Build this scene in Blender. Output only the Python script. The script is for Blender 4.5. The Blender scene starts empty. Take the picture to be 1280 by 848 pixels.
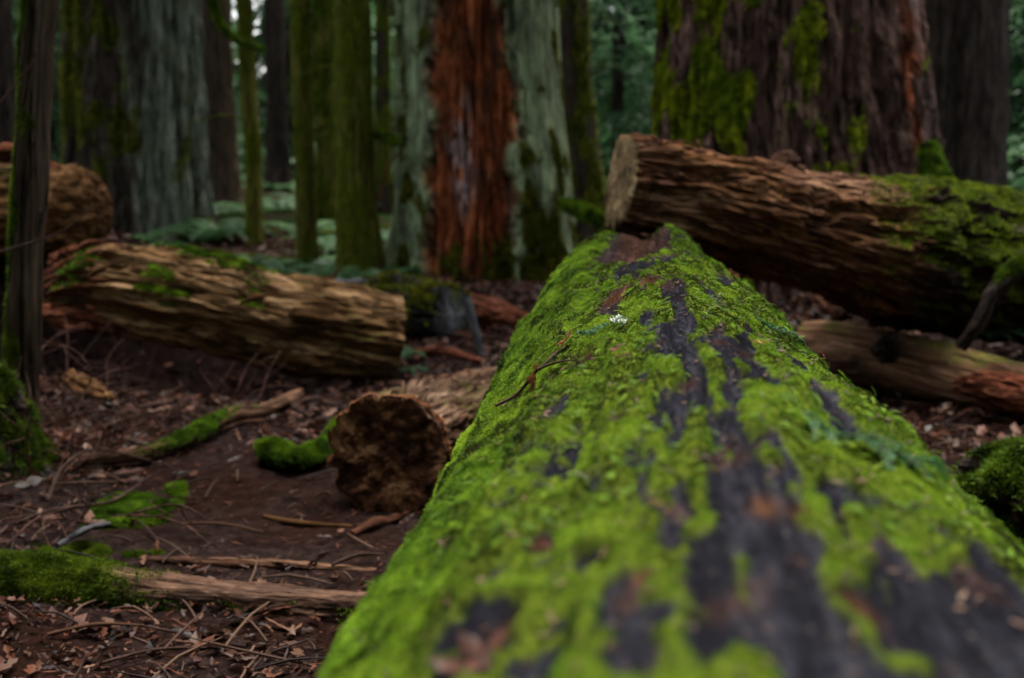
import bpy, math, random
import numpy as np
from mathutils import Vector, Matrix

rng = np.random.default_rng(7)
random.seed(7)
scene = bpy.context.scene
COL = scene.collection
PI = math.pi

# ------------------------------------------------------------------ camera
F = 1700.0
H_CAM = 1.32
PITCH = math.atan(253 / F)
cp, sp = math.cos(PITCH), math.sin(PITCH)

def ray(x, y):
    a, b = (x - 640) / F, (424 - y) / F
    return np.array([a, cp + b * sp, -sp + b * cp])

def at(x, y, Y):
    """world point seen at photo pixel x, y and standing at distance Y"""
    d = ray(x, y)
    t = Y / d[1]
    return np.array([d[0] * t, Y, H_CAM + d[2] * t])

# ------------------------------------------------------------------ noise
_perm = np.random.default_rng(3).permutation(256)
_perm = np.concatenate([_perm, _perm, _perm])
_g = np.random.default_rng(5).normal(size=(256, 3))
_g /= np.linalg.norm(_g, axis=1)[:, None]

def noise(x, y, z):
    x, y, z = np.broadcast_arrays(np.asarray(x, float), np.asarray(y, float), np.asarray(z, float))
    xi, yi, zi = np.floor(x).astype(int), np.floor(y).astype(int), np.floor(z).astype(int)
    xf, yf, zf = x - xi, y - yi, z - zi
    u, v, w = [t * t * t * (t * (t * 6 - 15) + 10) for t in (xf, yf, zf)]
    out = 0
    for dx in (0, 1):
        for dy in (0, 1):
            for dz in (0, 1):
                h = _perm[_perm[_perm[(xi + dx) & 255] + ((yi + dy) & 255)] + ((zi + dz) & 255)]
                g = _g[h]
                d = g[..., 0] * (xf - dx) + g[..., 1] * (yf - dy) + g[..., 2] * (zf - dz)
                out = out + d * (u if dx else 1 - u) * (v if dy else 1 - v) * (w if dz else 1 - w)
    return out * 1.5

def fbm(x, y, z, o=4, r=0.5):
    a, s, f = 1.0, 0.0, 1.0
    for i in range(o):
        s = s + a * noise(x * f + 13.7 * i, y * f - 7.1 * i, z * f + 3.3 * i)
        a *= r
        f *= 2.03
    return s

def ridge(x, y, z, o=3):
    a, s, f = 1.0, 0.0, 1.0
    for i in range(o):
        s = s + a * (1 - 2 * np.abs(noise(x * f + 5.1 * i, y * f + 9.2 * i, z * f)))
        a *= 0.5
        f *= 2.1
    return s / 1.75

def sstep(a, b, x):
    t = np.clip((x - a) / (b - a), 0, 1)
    return t * t * (3 - 2 * t)

# ------------------------------------------------------------------ ground height
def hollow(x, y):
    """the hole sunk deep, for darker shade, under the long left log"""
    return sstep(-0.75, -1.3, x) * sstep(-3.6, -2.9, x) * sstep(6.75, 7.25, y) * sstep(8.6, 8.2, y)

def gz(x, y):
    x, y = np.asarray(x, float), np.asarray(y, float)
    z = 0.035 * fbm(x * 0.8, y * 0.8, 1.3, 3) + 0.012 * fbm(x * 4, y * 4, 2.2, 3)
    # low bank carrying the old logs at the left, and another under the leaning log at the right
    z = z + 0.62 * sstep(-1.6, -3.2, x) * sstep(7.5, 8.8, y) * (1 - 0.92 * sstep(9.2, 11.0, y))
    z = z + 0.30 * sstep(1.3, 2.6, x) * sstep(7.5, 8.8, y) * (1 - 0.5 * sstep(11, 18, y))
    z = z + 0.12 * sstep(-1.7, -2.6, x) * sstep(3.4, 6.0, y)
    z = z + 0.10 * sstep(7.5, 10, y) * sstep(3, -1, np.abs(x + 0.5) - 1)
    z = z - 0.42 * hollow(x, y)
    far = sstep(14, 60, np.hypot(x, y))
    z = z + far * (0.5 * fbm(x * 0.06, y * 0.06, 4.4, 3))
    return z

# ------------------------------------------------------------------ mesh and object helpers
def mk(name, V, Fc, mat, parent=None, attrs=None, smooth=True, loc=None):
    """one mesh object from numpy arrays; Fc is one face array or a list of them"""
    V = np.asarray(V, np.float32)
    if loc is not None:
        V = V - np.asarray(loc, np.float32)
    Fl = Fc if isinstance(Fc, list) else [Fc]
    me = bpy.data.meshes.new(name)
    me.vertices.add(len(V))
    me.vertices.foreach_set("co", V.ravel())
    idx = np.concatenate([f.ravel() for f in Fl]).astype(np.int32)
    tot = np.concatenate([np.full(len(f), f.shape[1]) for f in Fl]).astype(np.int32)
    st = np.concatenate([[0], np.cumsum(tot)[:-1]]).astype(np.int32)
    me.loops.add(len(idx))
    me.loops.foreach_set("vertex_index", idx)
    me.polygons.add(len(tot))
    me.polygons.foreach_set("loop_start", st)
    me.polygons.foreach_set("loop_total", tot)
    me.update(calc_edges=True)
    me.polygons.foreach_set("use_smooth", np.full(len(tot), bool(smooth)))
    for k, a in (attrs or {}).items():
        a = np.asarray(a, np.float32)
        if a.ndim == 1:
            at_ = me.attributes.new(k, 'FLOAT', 'POINT')
            at_.data.foreach_set("value", a)
        else:
            at_ = me.attributes.new(k, 'FLOAT_VECTOR', 'POINT')
            at_.data.foreach_set("vector", a.ravel())
    me.materials.append(mat)
    o = bpy.data.objects.new(name, me)
    COL.objects.link(o)
    if loc is not None:
        o.location = [float(v) for v in loc]
    if parent is not None:
        o.parent = parent
        if loc is None:
            # vertices were given in world coordinates: undo the parent's place
            o.matrix_parent_inverse = Matrix.Translation(-Vector(parent.location))
    return o

def tag(o, label, cat, group=None, kind=None):
    o["label"] = label
    o["category"] = cat
    if group:
        o["group"] = group
    if kind:
        o["kind"] = kind
    return o

def thing(name, loc, label, cat, group=None):
    o = bpy.data.objects.new(name, None)
    o.empty_display_size = 0.1
    COL.objects.link(o)
    o.location = [float(v) for v in loc]
    return tag(o, label, cat, group)

def copy_tree(o, parent=None):
    c = o.copy()
    COL.objects.link(c)
    if parent is not None:
        c.parent = parent
    for ch in list(o.children):
        copy_tree(ch, c)
    return c

def spline(P, t):
    """Catmull-Rom through P (n,k) at parameters t in 0..1"""
    P = np.asarray(P, float)
    if P.ndim == 1:
        P = P[:, None]
    n = len(P) - 1
    u = np.clip(t, 0, 1) * n
    i = np.minimum(u.astype(int), n - 1)
    f = (u - i)[:, None]
    g = lambda k: P[np.clip(k, 0, n)]
    p0, p1, p2, p3 = g(i - 1), g(i), g(i + 1), g(i + 2)
    p0 = np.where((i == 0)[:, None], 2 * p1 - p2, p0)
    p3 = np.where((i == n - 1)[:, None], 2 * p2 - p1, p3)
    return 0.5 * (2 * p1 + (p2 - p0) * f + (2 * p0 - 5 * p1 + 4 * p2 - p3) * f ** 2 + (3 * p1 - p0 - 3 * p2 + p3) * f ** 3)

class Tube:
    """tapering tube along a path; lc = (distance along, cos*r, sin*r) for seamless grain"""
    def __init__(self, path, radii, ns, nt, disp=None, ref=(0, 0, 1), seed=0.0, up0=None):
        t = np.linspace(0, 1, ns)
        C = spline(path, t)
        R = np.maximum(spline(radii, t)[:, 0], 1e-4)
        d = np.gradient(C, axis=0)
        L = np.concatenate([[0], np.cumsum(np.linalg.norm(np.diff(C, axis=0), axis=1))])
        T = d / np.linalg.norm(d, axis=1)[:, None]
        ref = np.asarray(ref, float)
        E1 = np.cross(T, ref)
        E1 /= np.linalg.norm(E1, axis=1)[:, None]       # right hand of the path
        E2 = np.cross(E1, T)                              # towards ref
        th = np.linspace(0, 2 * PI, nt, endpoint=False)
        S, TH = np.meshgrid(L, th, indexing='ij')
        Rg = np.repeat(R[:, None], nt, 1)
        lc = np.stack([S + seed, np.cos(TH) * Rg, np.sin(TH) * Rg], -1)
        D = disp(S, TH, lc + np.array([0, seed * 3.1, 0]), Rg) if disp else 0 * S
        self.N = np.cos(TH)[..., None] * E1[:, None] + np.sin(TH)[..., None] * E2[:, None]
        self.P = C[:, None] + self.N * (Rg + D)[..., None]
        self.S, self.TH, self.lc, self.D, self.R = S, TH, lc, D, Rg
        self.C, self.T, self.L = C, T, L
        self.ns, self.nt = ns, nt
        i = np.arange(ns - 1)[:, None] * nt
        j = np.arange(nt)[None]
        j2 = (j + 1) % nt
        self.F = np.stack([i + j, i + j2, i + nt + j2, i + nt + j], -1).reshape(-1, 4)
        # grid normals
        gs = np.gradient(self.P, axis=0)
        gt = np.roll(self.P, -1, 1) - np.roll(self.P, 1, 1)
        n = np.cross(gt, gs)
        n /= np.maximum(np.linalg.norm(n, axis=-1), 1e-9)[..., None]
        s = np.sign((n * self.N).sum(-1))[..., None]
        self.SN = n * np.where(s == 0, 1, s)

    def mesh(self, name, mat, parent, attrs=None, cap0=True, cap1=True, V=None):
        P = (self.P if V is None else V).reshape(-1, 3)
        lc = self.lc.reshape(-1, 3)
        fs = [self.F]
        A = {k: np.asarray(v).reshape(-1) for k, v in (attrs or {}).items()}
        extra, elc = [], []
        n = len(P)
        for flag, row, c in ((cap0, 0, self.C[0]), (cap1, self.ns - 1, self.C[-1])):
            if not flag:
                continue
            extra.append(self.P[row].mean(0)); elc.append([self.lc[row, 0, 0], 0, 0])
            k = n + len(extra) - 1
            j = np.arange(self.nt)
            a, b = row * self.nt + j, row * self.nt + (j + 1) % self.nt
            fs.append(np.stack([a, b, np.full_like(a, k)], -1))
        if extra:
            P = np.concatenate([P, extra]); lc = np.concatenate([lc, elc])
            A = {k: np.concatenate([v, np.zeros(len(extra))]) for k, v in A.items()}
        A['lc'] = lc
        return mk(name, P, fs, mat, parent, A)

    def cap(self, name, mat, parent, end=0, bulge=0.0, rough=0.01, nr=26, out=0.004, shrink=0.985):
        """a sawn or broken end face with its own relief, its own mesh"""
        row = 0 if end == 0 else self.ns - 1
        c = self.P[row].mean(0)
        T = -self.T[0] if end == 0 else self.T[-1]
        rr = np.linspace(0, 1, nr)
        th = self.TH[row]
        q = c + (self.P[row] - c)[None] * rr[:, None, None] * shrink
        x, y = np.cos(th)[None] * rr[:, None], np.sin(th)[None] * rr[:, None]
        h = out + bulge * (1 - rr[:, None] ** 2) + rough * fbm(x * 4, y * 4, 3.3 + c[0], 4) * (1 - rr[:, None] ** 6)
        h[-1] = -0.004
        q = q + T * h[..., None]
        i = np.arange(nr - 1)[:, None] * self.nt
        j = np.arange(self.nt)[None]; j2 = (j + 1) % self.nt
        f = np.stack([i + j, i + j2, i + self.nt + j2, i + self.nt + j], -1).reshape(-1, 4)
        rad = np.broadcast_to(rr[:, None], x.shape)
        lc = np.stack([x, y, np.zeros_like(x)], -1)
        return mk(name, q.reshape(-1, 3), f, mat, parent, {'lc': lc.reshape(-1, 3), 'rad': rad.reshape(-1)})

def scatter_on(t, mask, n):
    """n random points on a Tube, weighted by mask and area; returns P, N, extra grid index"""
    a = np.linalg.norm(np.cross(np.gradient(t.P, axis=0), 0.5 * (np.roll(t.P, -1, 1) - np.roll(t.P, 1, 1))), axis=-1)
    w = (mask * a).ravel()
    cw = np.cumsum(w)
    k = np.searchsorted(cw, rng.random(n) * cw[-1])
    k = np.minimum(k, len(w) - 1)
    i, j = k // t.nt, k % t.nt
    i = np.minimum(i, t.ns - 2)
    fu, fv = rng.random(n)[:, None], rng.random(n)[:, None]
    j2 = (j + 1) % t.nt
    P = (t.P[i, j] * (1 - fu) + t.P[i + 1, j] * fu) * (1 - fv) + (t.P[i, j2] * (1 - fu) + t.P[i + 1, j2] * fu) * fv
    return P, t.SN[i, j], (i, j)

def tufts(P, N, L, W, blades=4, spread=1.0, hang=0.0, col=None):
    """small pointed moss shoots; returns verts, tris, rnd"""
    n = len(P)
    L = np.broadcast_to(L, n)
    a = rng.normal(size=(n, 3))
    T = a - (a * N).sum(1)[:, None] * N
    T /= np.linalg.norm(T, axis=1)[:, None]
    B = np.cross(N, T)
    Vs, rs = [], []
    base = rng.random(n) if col is None else col
    for b in range(blades):
        az = 2 * PI * (b / blades) + rng.random(n) * 1.2
        tilt = (0.25 + 0.9 * rng.random(n)) * spread
        d = N * np.cos(tilt)[:, None] + (T * np.cos(az)[:, None] + B * np.sin(az)[:, None]) * np.sin(tilt)[:, None]
        d[:, 2] -= hang * rng.random(n)
        d /= np.linalg.norm(d, axis=1)[:, None]
        side = np.cross(d, rng.normal(size=(n, 3)))
        side /= np.maximum(np.linalg.norm(side, axis=1), 1e-6)[:, None]
        l = (L * (0.6 + 0.7 * rng.random(n)))[:, None]
        w = (W * (0.7 + 0.6 * rng.random(n)))[:, None]
        o = P - N * 0.001
        Vs.append(np.stack([o + d * l * 0.35 - side * w * .5, o - N * 0.15 * l, o + d * l * 0.35 + side * w * .5, o + d * l], 1))
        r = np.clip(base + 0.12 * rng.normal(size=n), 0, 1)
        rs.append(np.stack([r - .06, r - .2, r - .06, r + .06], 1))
    V = np.concatenate(Vs).reshape(-1, 3)
    k = np.arange(len(V) // 4)[:, None] * 4
    Q = k + np.array([[0, 1, 2, 3]])
    return V, Q, np.clip(np.concatenate(rs).reshape(-1), 0, 1)

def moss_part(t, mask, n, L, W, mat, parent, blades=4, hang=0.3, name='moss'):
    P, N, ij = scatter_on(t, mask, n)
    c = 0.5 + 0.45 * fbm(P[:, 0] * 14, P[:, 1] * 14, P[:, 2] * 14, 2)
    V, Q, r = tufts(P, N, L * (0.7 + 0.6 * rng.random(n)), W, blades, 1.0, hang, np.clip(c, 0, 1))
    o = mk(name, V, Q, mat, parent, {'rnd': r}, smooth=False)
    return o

# ------------------------------------------------------------------ materials
class NT:
    def __init__(self, name):
        self.m = bpy.data.materials.new(name)
        self.m.use_nodes = True
        self.t = self.m.node_tree
        self.b = self.t.nodes['Principled BSDF']
        self.out = self.t.nodes['Material Output']
    def n(self, typ, **kw):
        nd = self.t.nodes.new(typ)
        for k, v in kw.items():
            setattr(nd, k, v)
        return nd
    def l(self, a, b):
        self.t.links.new(a, b)
    def attr(self, name, vec=False):
        a = self.n('ShaderNodeAttribute', attribute_name=name)
        return a.outputs['Vector' if vec else 'Fac']
    def map(self, src, sc, loc=(0, 0, 0)):
        m = self.n('ShaderNodeMapping')
        m.inputs['Scale'].default_value = sc
        m.inputs['Location'].default_value = loc
        self.l(src, m.inputs['Vector'])
        return m.outputs[0]
    def noise(self, vec, scale, detail=5, rough=0.6, dist=0.0):
        x = self.n('ShaderNodeTexNoise')
        x.inputs['Scale'].default_value = scale
        x.inputs['Detail'].default_value = detail
        x.inputs['Roughness'].default_value = rough
        x.inputs['Distortion'].default_value = dist
        if vec is not None:
            self.l(vec, x.inputs['Vector'])
        return x.outputs['Fac']
    def ramp(self, fac, stops, interp='LINEAR'):
        r = self.n('ShaderNodeValToRGB')
        r.color_ramp.interpolation = interp
        e = r.color_ramp.elements
        while len(e) < len(stops):
            e.new(0.5)
        for k, (p, c) in enumerate(stops):
            e[k].position = p
            e[k].color = (*c, 1) if len(c) == 3 else c
        self.l(fac, r.inputs[0])
        return r.outputs[0]
    def mix(self, fac, a, b, mode='MIX'):
        x = self.n('ShaderNodeMix', data_type='RGBA', blend_type=mode)
        for s, v in ((x.inputs[0], fac), (x.inputs[6], a), (x.inputs[7], b)):
            if hasattr(v, 'links') or hasattr(v, 'is_linked'):
                self.l(v, s)
            elif isinstance(v, (int, float)):
                s.default_value = v
            else:
                s.default_value = (*v, 1)
        return x.outputs[2]
    def math(self, op, a, b=0.0, clamp=False):
        x = self.n('ShaderNodeMath', operation=op, use_clamp=clamp)
        for s, v in ((x.inputs[0], a), (x.inputs[1], b)):
            if isinstance(v, (int, float)):
                s.default_value = v
            else:
                self.l(v, s)
        return x.outputs[0]
    def bump(self, h, dist, strength=1.0, normal=None):
        b = self.n('ShaderNodeBump')
        b.inputs['Distance'].default_value = dist
        b.inputs['Strength'].default_value = strength
        self.l(h, b.inputs['Height'])
        if normal is not None:
            self.l(normal, b.inputs['Normal'])
        return b.outputs[0]
    def fin(self, col, rough=0.7, normal=None, spec=0.4):
        if isinstance(rough, (int, float)):
            self.b.inputs['Roughness'].default_value = rough
        else:
            self.l(rough, self.b.inputs['Roughness'])
        self.b.inputs['Specular IOR Level'].default_value = spec
        self.l(col, self.b.inputs['Base Color'])
        if normal is not None:
            self.l(normal, self.b.inputs['Normal'])
        return self.m

MOSS_D, MOSS_M, MOSS_L = (0.010, 0.020, 0.003), (0.078, 0.140, 0.007), (0.26, 0.395, 0.024)

def moss_mat(name, dark, mid, light, tl=0.35):
    m = NT(name)
    r = m.attr('rnd')
    tc = m.n('ShaderNodeTexCoord').outputs['Object']
    big = m.noise(tc, 3.0, 3)
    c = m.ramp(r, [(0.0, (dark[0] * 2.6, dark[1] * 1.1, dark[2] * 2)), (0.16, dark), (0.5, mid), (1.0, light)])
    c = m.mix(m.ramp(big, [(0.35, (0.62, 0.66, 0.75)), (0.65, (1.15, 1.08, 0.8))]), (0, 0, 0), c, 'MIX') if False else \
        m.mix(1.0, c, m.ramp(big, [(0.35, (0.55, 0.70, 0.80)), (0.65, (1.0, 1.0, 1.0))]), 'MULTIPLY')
    m.l(c, m.b.inputs['Base Color'])
    m.b.inputs['Roughness'].default_value = 0.55
    m.b.inputs['Specular IOR Level'].default_value = 0.08
    t = m.n('ShaderNodeBsdfTranslucent')
    m.l(c, t.inputs['Color'])
    mx = m.n('ShaderNodeMixShader')
    mx.inputs[0].default_value = tl
    m.l(m.b.outputs[0], mx.inputs[1]); m.l(t.outputs[0], mx.inputs[2]); m.l(mx.outputs[0], m.out.inputs[0])
    return m.m

def wood_mat(name, c0, c1, c2, blotch=None, sc=1.0, rough=(0.6, 0.9), bump=0.006, mossy=True, lichen=None, stretch=0.10, rotc=None):
    m = NT(name)
    v = m.attr('lc', True)
    g1 = m.noise(m.map(v, (stretch * 10 * sc, 14 * sc, 14 * sc)), 1.0, 6, 0.65, 0.6)
    g2 = m.noise(m.map(v, (stretch * 40 * sc, 75 * sc, 75 * sc), (3, 1, 7)), 1.0, 4, 0.7)
    bl = m.noise(m.map(v, (1.6 * sc, 2.6 * sc, 2.6 * sc), (9, 2, 0)), 1.0, 5, 0.6, 1.0)
    f = m.math('ADD', m.math('MULTIPLY', g1, 0.65), m.math('MULTIPLY', g2, 0.35))
    c = m.ramp(f, [(0.33, c0), (0.5, c1), (0.68, c2)])
    if blotch:
        b2 = m.mix(0.55, c, blotch)
        c = m.mix(m.ramp(bl, [(0.46, (0, 0, 0)), (0.6, (1, 1, 1))]), c, b2)
    if lichen:
        ln = m.noise(m.map(v, (2.0 * sc, 7 * sc, 7 * sc), (1, 8, 3)), 1.0, 6, 0.7, 0.3)
        lc2 = m.mix(g2, tuple(q * 0.55 for q in lichen), tuple(min(1, q * 1.3) for q in lichen))
        c = m.mix(m.ramp(ln, [(0.40, (0, 0, 0)), (0.56, (0.9, 0.9, 0.9))]), c, lc2)
    if rotc:
        ra = m.attr('rot')
        rc = m.ramp(f, [(0.34, rotc[0]), (0.5, rotc[1]), (0.66, rotc[2])])
        rc = m.mix(m.ramp(bl, [(0.44, (0, 0, 0)), (0.62, (0.85,) * 3)]), rc, tuple(q * 1.4 for q in (rotc[0][0] + .03, rotc[0][1] + .022, rotc[0][2] + .016)) if rotc[1][0] > 0.1 and rotc[1][1] < 0.08 else rc)
        c = m.mix(ra, c, rc)
        wp = m.attr('pale')
        c = m.mix(wp, c, (0.62, 0.50, 0.50))
    cn = m.noise(m.map(v, (0.9 * sc, 16 * sc, 16 * sc), (4, 4, 1)), 1.0, 5, 0.55, 0.8)
    ck = m.ramp(m.math('ABSOLUTE', m.math('SUBTRACT', cn, 0.5)), [(0.0, (1, 1, 1)), (0.028, (0, 0, 0))])
    vn = m.n('ShaderNodeTexVoronoi')
    vn.inputs['Scale'].default_value = 1.0
    m.l(m.map(v, (7 * sc, 20 * sc, 20 * sc)), vn.inputs['Vector'])
    chipc = m.ramp(vn.outputs['Color'], [(0.2, (0.55, 0.55, 0.55)), (0.8, (1.15, 1.15, 1.15))])
    c = m.mix(0.7, c, chipc, 'MULTIPLY')
    c = m.mix(m.math('MULTIPLY', ck, 0.85), c, tuple(q * 0.35 for q in c0))
    if mossy:
        ma = m.attr('moss')
        mn = m.noise(m.map(v, (30, 60, 60)), 1.0, 3)
        mc = m.ramp(mn, [(0.3, (0.018, 0.026, 0.003)), (0.7, (0.10, 0.13, 0.008))])
        c = m.mix(ma, c, mc)
    h = m.math('ADD', m.math('MULTIPLY', g1, 1.0), m.math('MULTIPLY', g2, 0.5))
    h = m.math('SUBTRACT', m.math('ADD', h, m.math('MULTIPLY', chipc, 0.25)), m.math('MULTIPLY', ck, 0.8))
    nb = m.bump(h, bump, 1.0)
    rr = m.ramp(bl, [(0.35, (rough[0],) * 3), (0.6, (rough[1],) * 3)])
    return m.fin(c, rr, nb, 0.03)

def cut_mat(name, c0, c1, c2, rings=9, ringamt=0.35):
    m = NT(name)
    v = m.attr('lc', True)
    rad = m.attr('rad')
    n = m.noise(v, 1.6, 5, 0.6, 0.8)
    n2 = m.noise(m.map(v, (7, 7, 7)), 1.0, 6, 0.75, 0.6)
    w = m.math('SINE', m.math('MULTIPLY', m.math('ADD', rad, m.math('MULTIPLY', n, 0.12)), rings * 2 * PI))
    f = m.math('ADD', m.math('MULTIPLY', n, 0.72), m.math('MULTIPLY', n2, 0.28))
    c = m.ramp(f, [(0.40, c0), (0.52, c1), (0.66, c2)])
    c = m.mix(m.math('MULTIPLY', m.math('ADD', w, 1.0), ringamt * 0.5), c, c0)
    return m.fin(c, 0.75, m.bump(m.math('ADD', m.math('MULTIPLY', w, 0.15), n2), 0.008, 1.0), 0.06)

M_MOSS = moss_mat('bright_moss', MOSS_D, MOSS_M, MOSS_L, 0.42)
M_MOSS2 = moss_mat('dull_moss', (0.015, 0.026, 0.003), (0.075, 0.115, 0.006), (0.18, 0.24, 0.014))  # second moss colour, a duller green than bright_moss
M_MOSSF = moss_mat('trunk_moss', (0.016, 0.020, 0.002), (0.125, 0.125, 0.007), (0.28, 0.26, 0.016), 0.2)

def leaf_mat(name, cols, tl=0.3, rough=0.5):
    m = NT(name)
    r = m.attr('rnd')
    c = m.ramp(r, [(i / (len(cols) - 1), q) for i, q in enumerate(cols)])
    m.l(c, m.b.inputs['Base Color'])
    m.b.inputs['Roughness'].default_value = rough
    m.b.inputs['Specular IOR Level'].default_value = 0.12
    t = m.n('ShaderNodeBsdfTranslucent'); m.l(c, t.inputs['Color'])
    mx = m.n('ShaderNodeMixShader'); mx.inputs[0].default_value = tl
    m.l(m.b.outputs[0], mx.inputs[1]); m.l(t.outputs[0], mx.inputs[2]); m.l(mx.outputs[0], m.out.inputs[0])
    return m.m

M_LITTER = leaf_mat('dead_leaf', [(0.006, 0.003, 0.002), (0.016, 0.007, 0.005), (0.048, 0.017, 0.010), (0.105, 0.038, 0.020), (0.028, 0.016, 0.011), (0.15, 0.075, 0.046)], 0.12, 0.4)
M_NEEDLE = leaf_mat('conifer_needles', [(0.010, 0.028, 0.012), (0.045, 0.11, 0.042), (0.085, 0.18, 0.07)], 0.35, 0.5)
M_FERN = leaf_mat('fern_green', [(0.008, 0.025, 0.008), (0.030, 0.078, 0.028), (0.10, 0.19, 0.06)], 0.35, 0.45)
M_SPRIG = leaf_mat('cedar_sprig_green', [(0.012, 0.045, 0.016), (0.022, 0.095, 0.034), (0.045, 0.16, 0.055)], 0.3, 0.45)
M_TWIG = wood_mat('twig_bark', (0.02, 0.012, 0.01), (0.06, 0.035, 0.028), (0.14, 0.09, 0.07), sc=4, bump=0.001, mossy=False)
M_TWIGR = leaf_mat('litter_twig', [(0.008, 0.004, 0.003), (0.028, 0.014, 0.009), (0.09, 0.05, 0.03)], 0.0, 0.6)

# ------------------------------------------------------------------ world and light
w = bpy.data.worlds.new("World")
scene.world = w
w.use_nodes = True
sky = w.node_tree.nodes.new('ShaderNodeTexSky')
sky.sky_type = 'NISHITA'
sky.sun_disc = False
SUN_EL, SUN_ROT = math.radians(70), math.radians(10)
sky.sun_elevation = SUN_EL
sky.sun_rotation = SUN_ROT
sky.air_density = 1.0
sky.dust_density = 3.0
bg = w.node_tree.nodes['Background']
hs = w.node_tree.nodes.new('ShaderNodeHueSaturation')      # overcast: the blue is washed out by cloud
hs.inputs['Saturation'].default_value = 0.25
w.node_tree.links.new(sky.outputs[0], hs.inputs['Color'])
w.node_tree.links.new(hs.outputs[0], bg.inputs[0])
bg.inputs[1].default_value = 0.05
sl = bpy.data.lights.new('sun', 'SUN')
sl.energy = 1.5
sl.angle = math.radians(40)
sl.color = (1.0, 0.94, 0.85)
so = bpy.data.objects.new('sun', sl)
COL.objects.link(so)
# direction towards the sun: azimuth SUN_ROT clockwise from +Y
sd = Vector((math.sin(SUN_ROT) * math.cos(SUN_EL), math.cos(SUN_ROT) * math.cos(SUN_EL), math.sin(SUN_EL)))
so.rotation_euler = sd.to_track_quat('Z', 'Y').to_euler()
so.location = (0, 0, 30)

cam = bpy.data.cameras.new('camera')
cam.sensor_fit = 'HORIZONTAL'
cam.sensor_width = 36
cam.lens = 36 * F / 1280
cam.clip_start = 0.02
cam.clip_end = 1000
cam.dof.use_dof = True
cam.dof.focus_distance = 2.75
cam.dof.aperture_fstop = 3.2
co = bpy.data.objects.new('camera', cam)
COL.objects.link(co)
co.location = (0, 0, H_CAM)
co.rotation_euler = (PI / 2 - PITCH, 0, 0)
scene.camera = co
scene.view_settings.view_transform = 'Standard'
scene.view_settings.look = 'None'
scene.view_settings.exposure = 3.45
scene.view_settings.gamma = 1
scene.cycles.use_denoising = True
scene.cycles.max_bounces = 5
scene.cycles.diffuse_bounces = 3
scene.cycles.transmission_bounces = 3
scene.cycles.transparent_max_bounces = 4
scene.cycles.sample_clamp_indirect = 3.0

# ------------------------------------------------------------------ ground
def build_ground():
    n = 640
    t = np.linspace(-1, 1, n)
    gx = 4.6 * t + 155 * t ** 7
    gy = 6.5 + 5.0 * t + 190 * t ** 7
    X, Y = np.meshgrid(gx, gy, indexing='ij')
    Z = gz(X, Y)
    near = (1 - sstep(9, 14, np.hypot(X, Y - 5)))
    Z = Z + near * (0.010 * fbm(X * 12, Y * 12, 0.5, 3) + 0.004 * noise(X * 45, Y * 45, 2.0))
    V = np.stack([X, Y, Z], -1).reshape(-1, 3)
    i = np.arange(n - 1)[:, None] * n
    j = np.arange(n - 1)[None]
    Fq = np.stack([i + j, i + n + j, i + n + j + 1, i + j + 1], -1).reshape(-1, 4)
    m = NT('forest_soil')
    tc = m.n('ShaderNodeTexCoord').outputs['Object']
    a = m.noise(tc, 1.1, 5, 0.6)
    b = m.noise(tc, 16, 6, 0.7)
    d = m.noise(tc, 90, 4, 0.7)
    f = m.math('ADD', m.math('MULTIPLY', b, 0.6), m.math('MULTIPLY', d, 0.4))
    c = m.ramp(f, [(0.35, (0.004, 0.003, 0.0026)), (0.5, (0.015, 0.0095, 0.0085)), (0.66, (0.042, 0.027, 0.024))])
    c2 = m.ramp(f, [(0.35, (0.003, 0.002, 0.0015)), (0.66, (0.026, 0.012, 0.009))])
    c = m.mix(m.ramp(a, [(0.42, (0, 0, 0)), (0.58, (1, 1, 1))]), c, c2)
    # mossy and ferny soil far back
    sx = m.n('ShaderNodeSeparateXYZ'); m.l(tc, sx.inputs[0])
    farm = m.math('MULTIPLY', m.math('SUBTRACT', sx.outputs[1], 12.0), 0.2, True)
    gm = m.ramp(m.noise(tc, 0.9, 4, 0.6), [(0.42, (0, 0, 0)), (0.55, (1, 1, 1))])
    c = m.mix(m.math('MULTIPLY', farm, gm, True), c, (0.010, 0.020, 0.006))
    nb = m.bump(f, 0.02, 1.0)
    mat = m.fin(c, m.ramp(a, [(0.3, (0.5,) * 3), (0.7, (0.85,) * 3)]), nb, 0.0)
    g = mk('ground', V, Fq, mat)
    tag(g, 'dark brown trodden forest soil of the clearing', 'ground', kind='structure')
build_ground()

# ------------------------------------------------------------------ the great mossy log
AX = np.array([0.0984, 0.9951, 0.0])
NX = np.array([0.9951, -0.0984, 0.0])
LOG_O = NX * 0.078 + np.array([0, 0, 0.498])

def on_log(x, y, r=0.5):
    """photo pixel -> (distance along, angle from the top) on the big log"""
    d = ray(x, y)
    o = np.array([0, 0, H_CAM]) - LOG_O
    dn, dz, on, oz = d @ NX, d[2], o @ NX, o[2]
    A, B, C = dn * dn + dz * dz, 2 * (dn * on + dz * oz), on * on + oz * oz - r * r
    disc = B * B - 4 * A * C
    t = (-B - math.sqrt(max(disc, 0))) / (2 * A)
    p = o + d * t
    return float(p @ AX), math.atan2(p @ NX, p[2])

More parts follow.
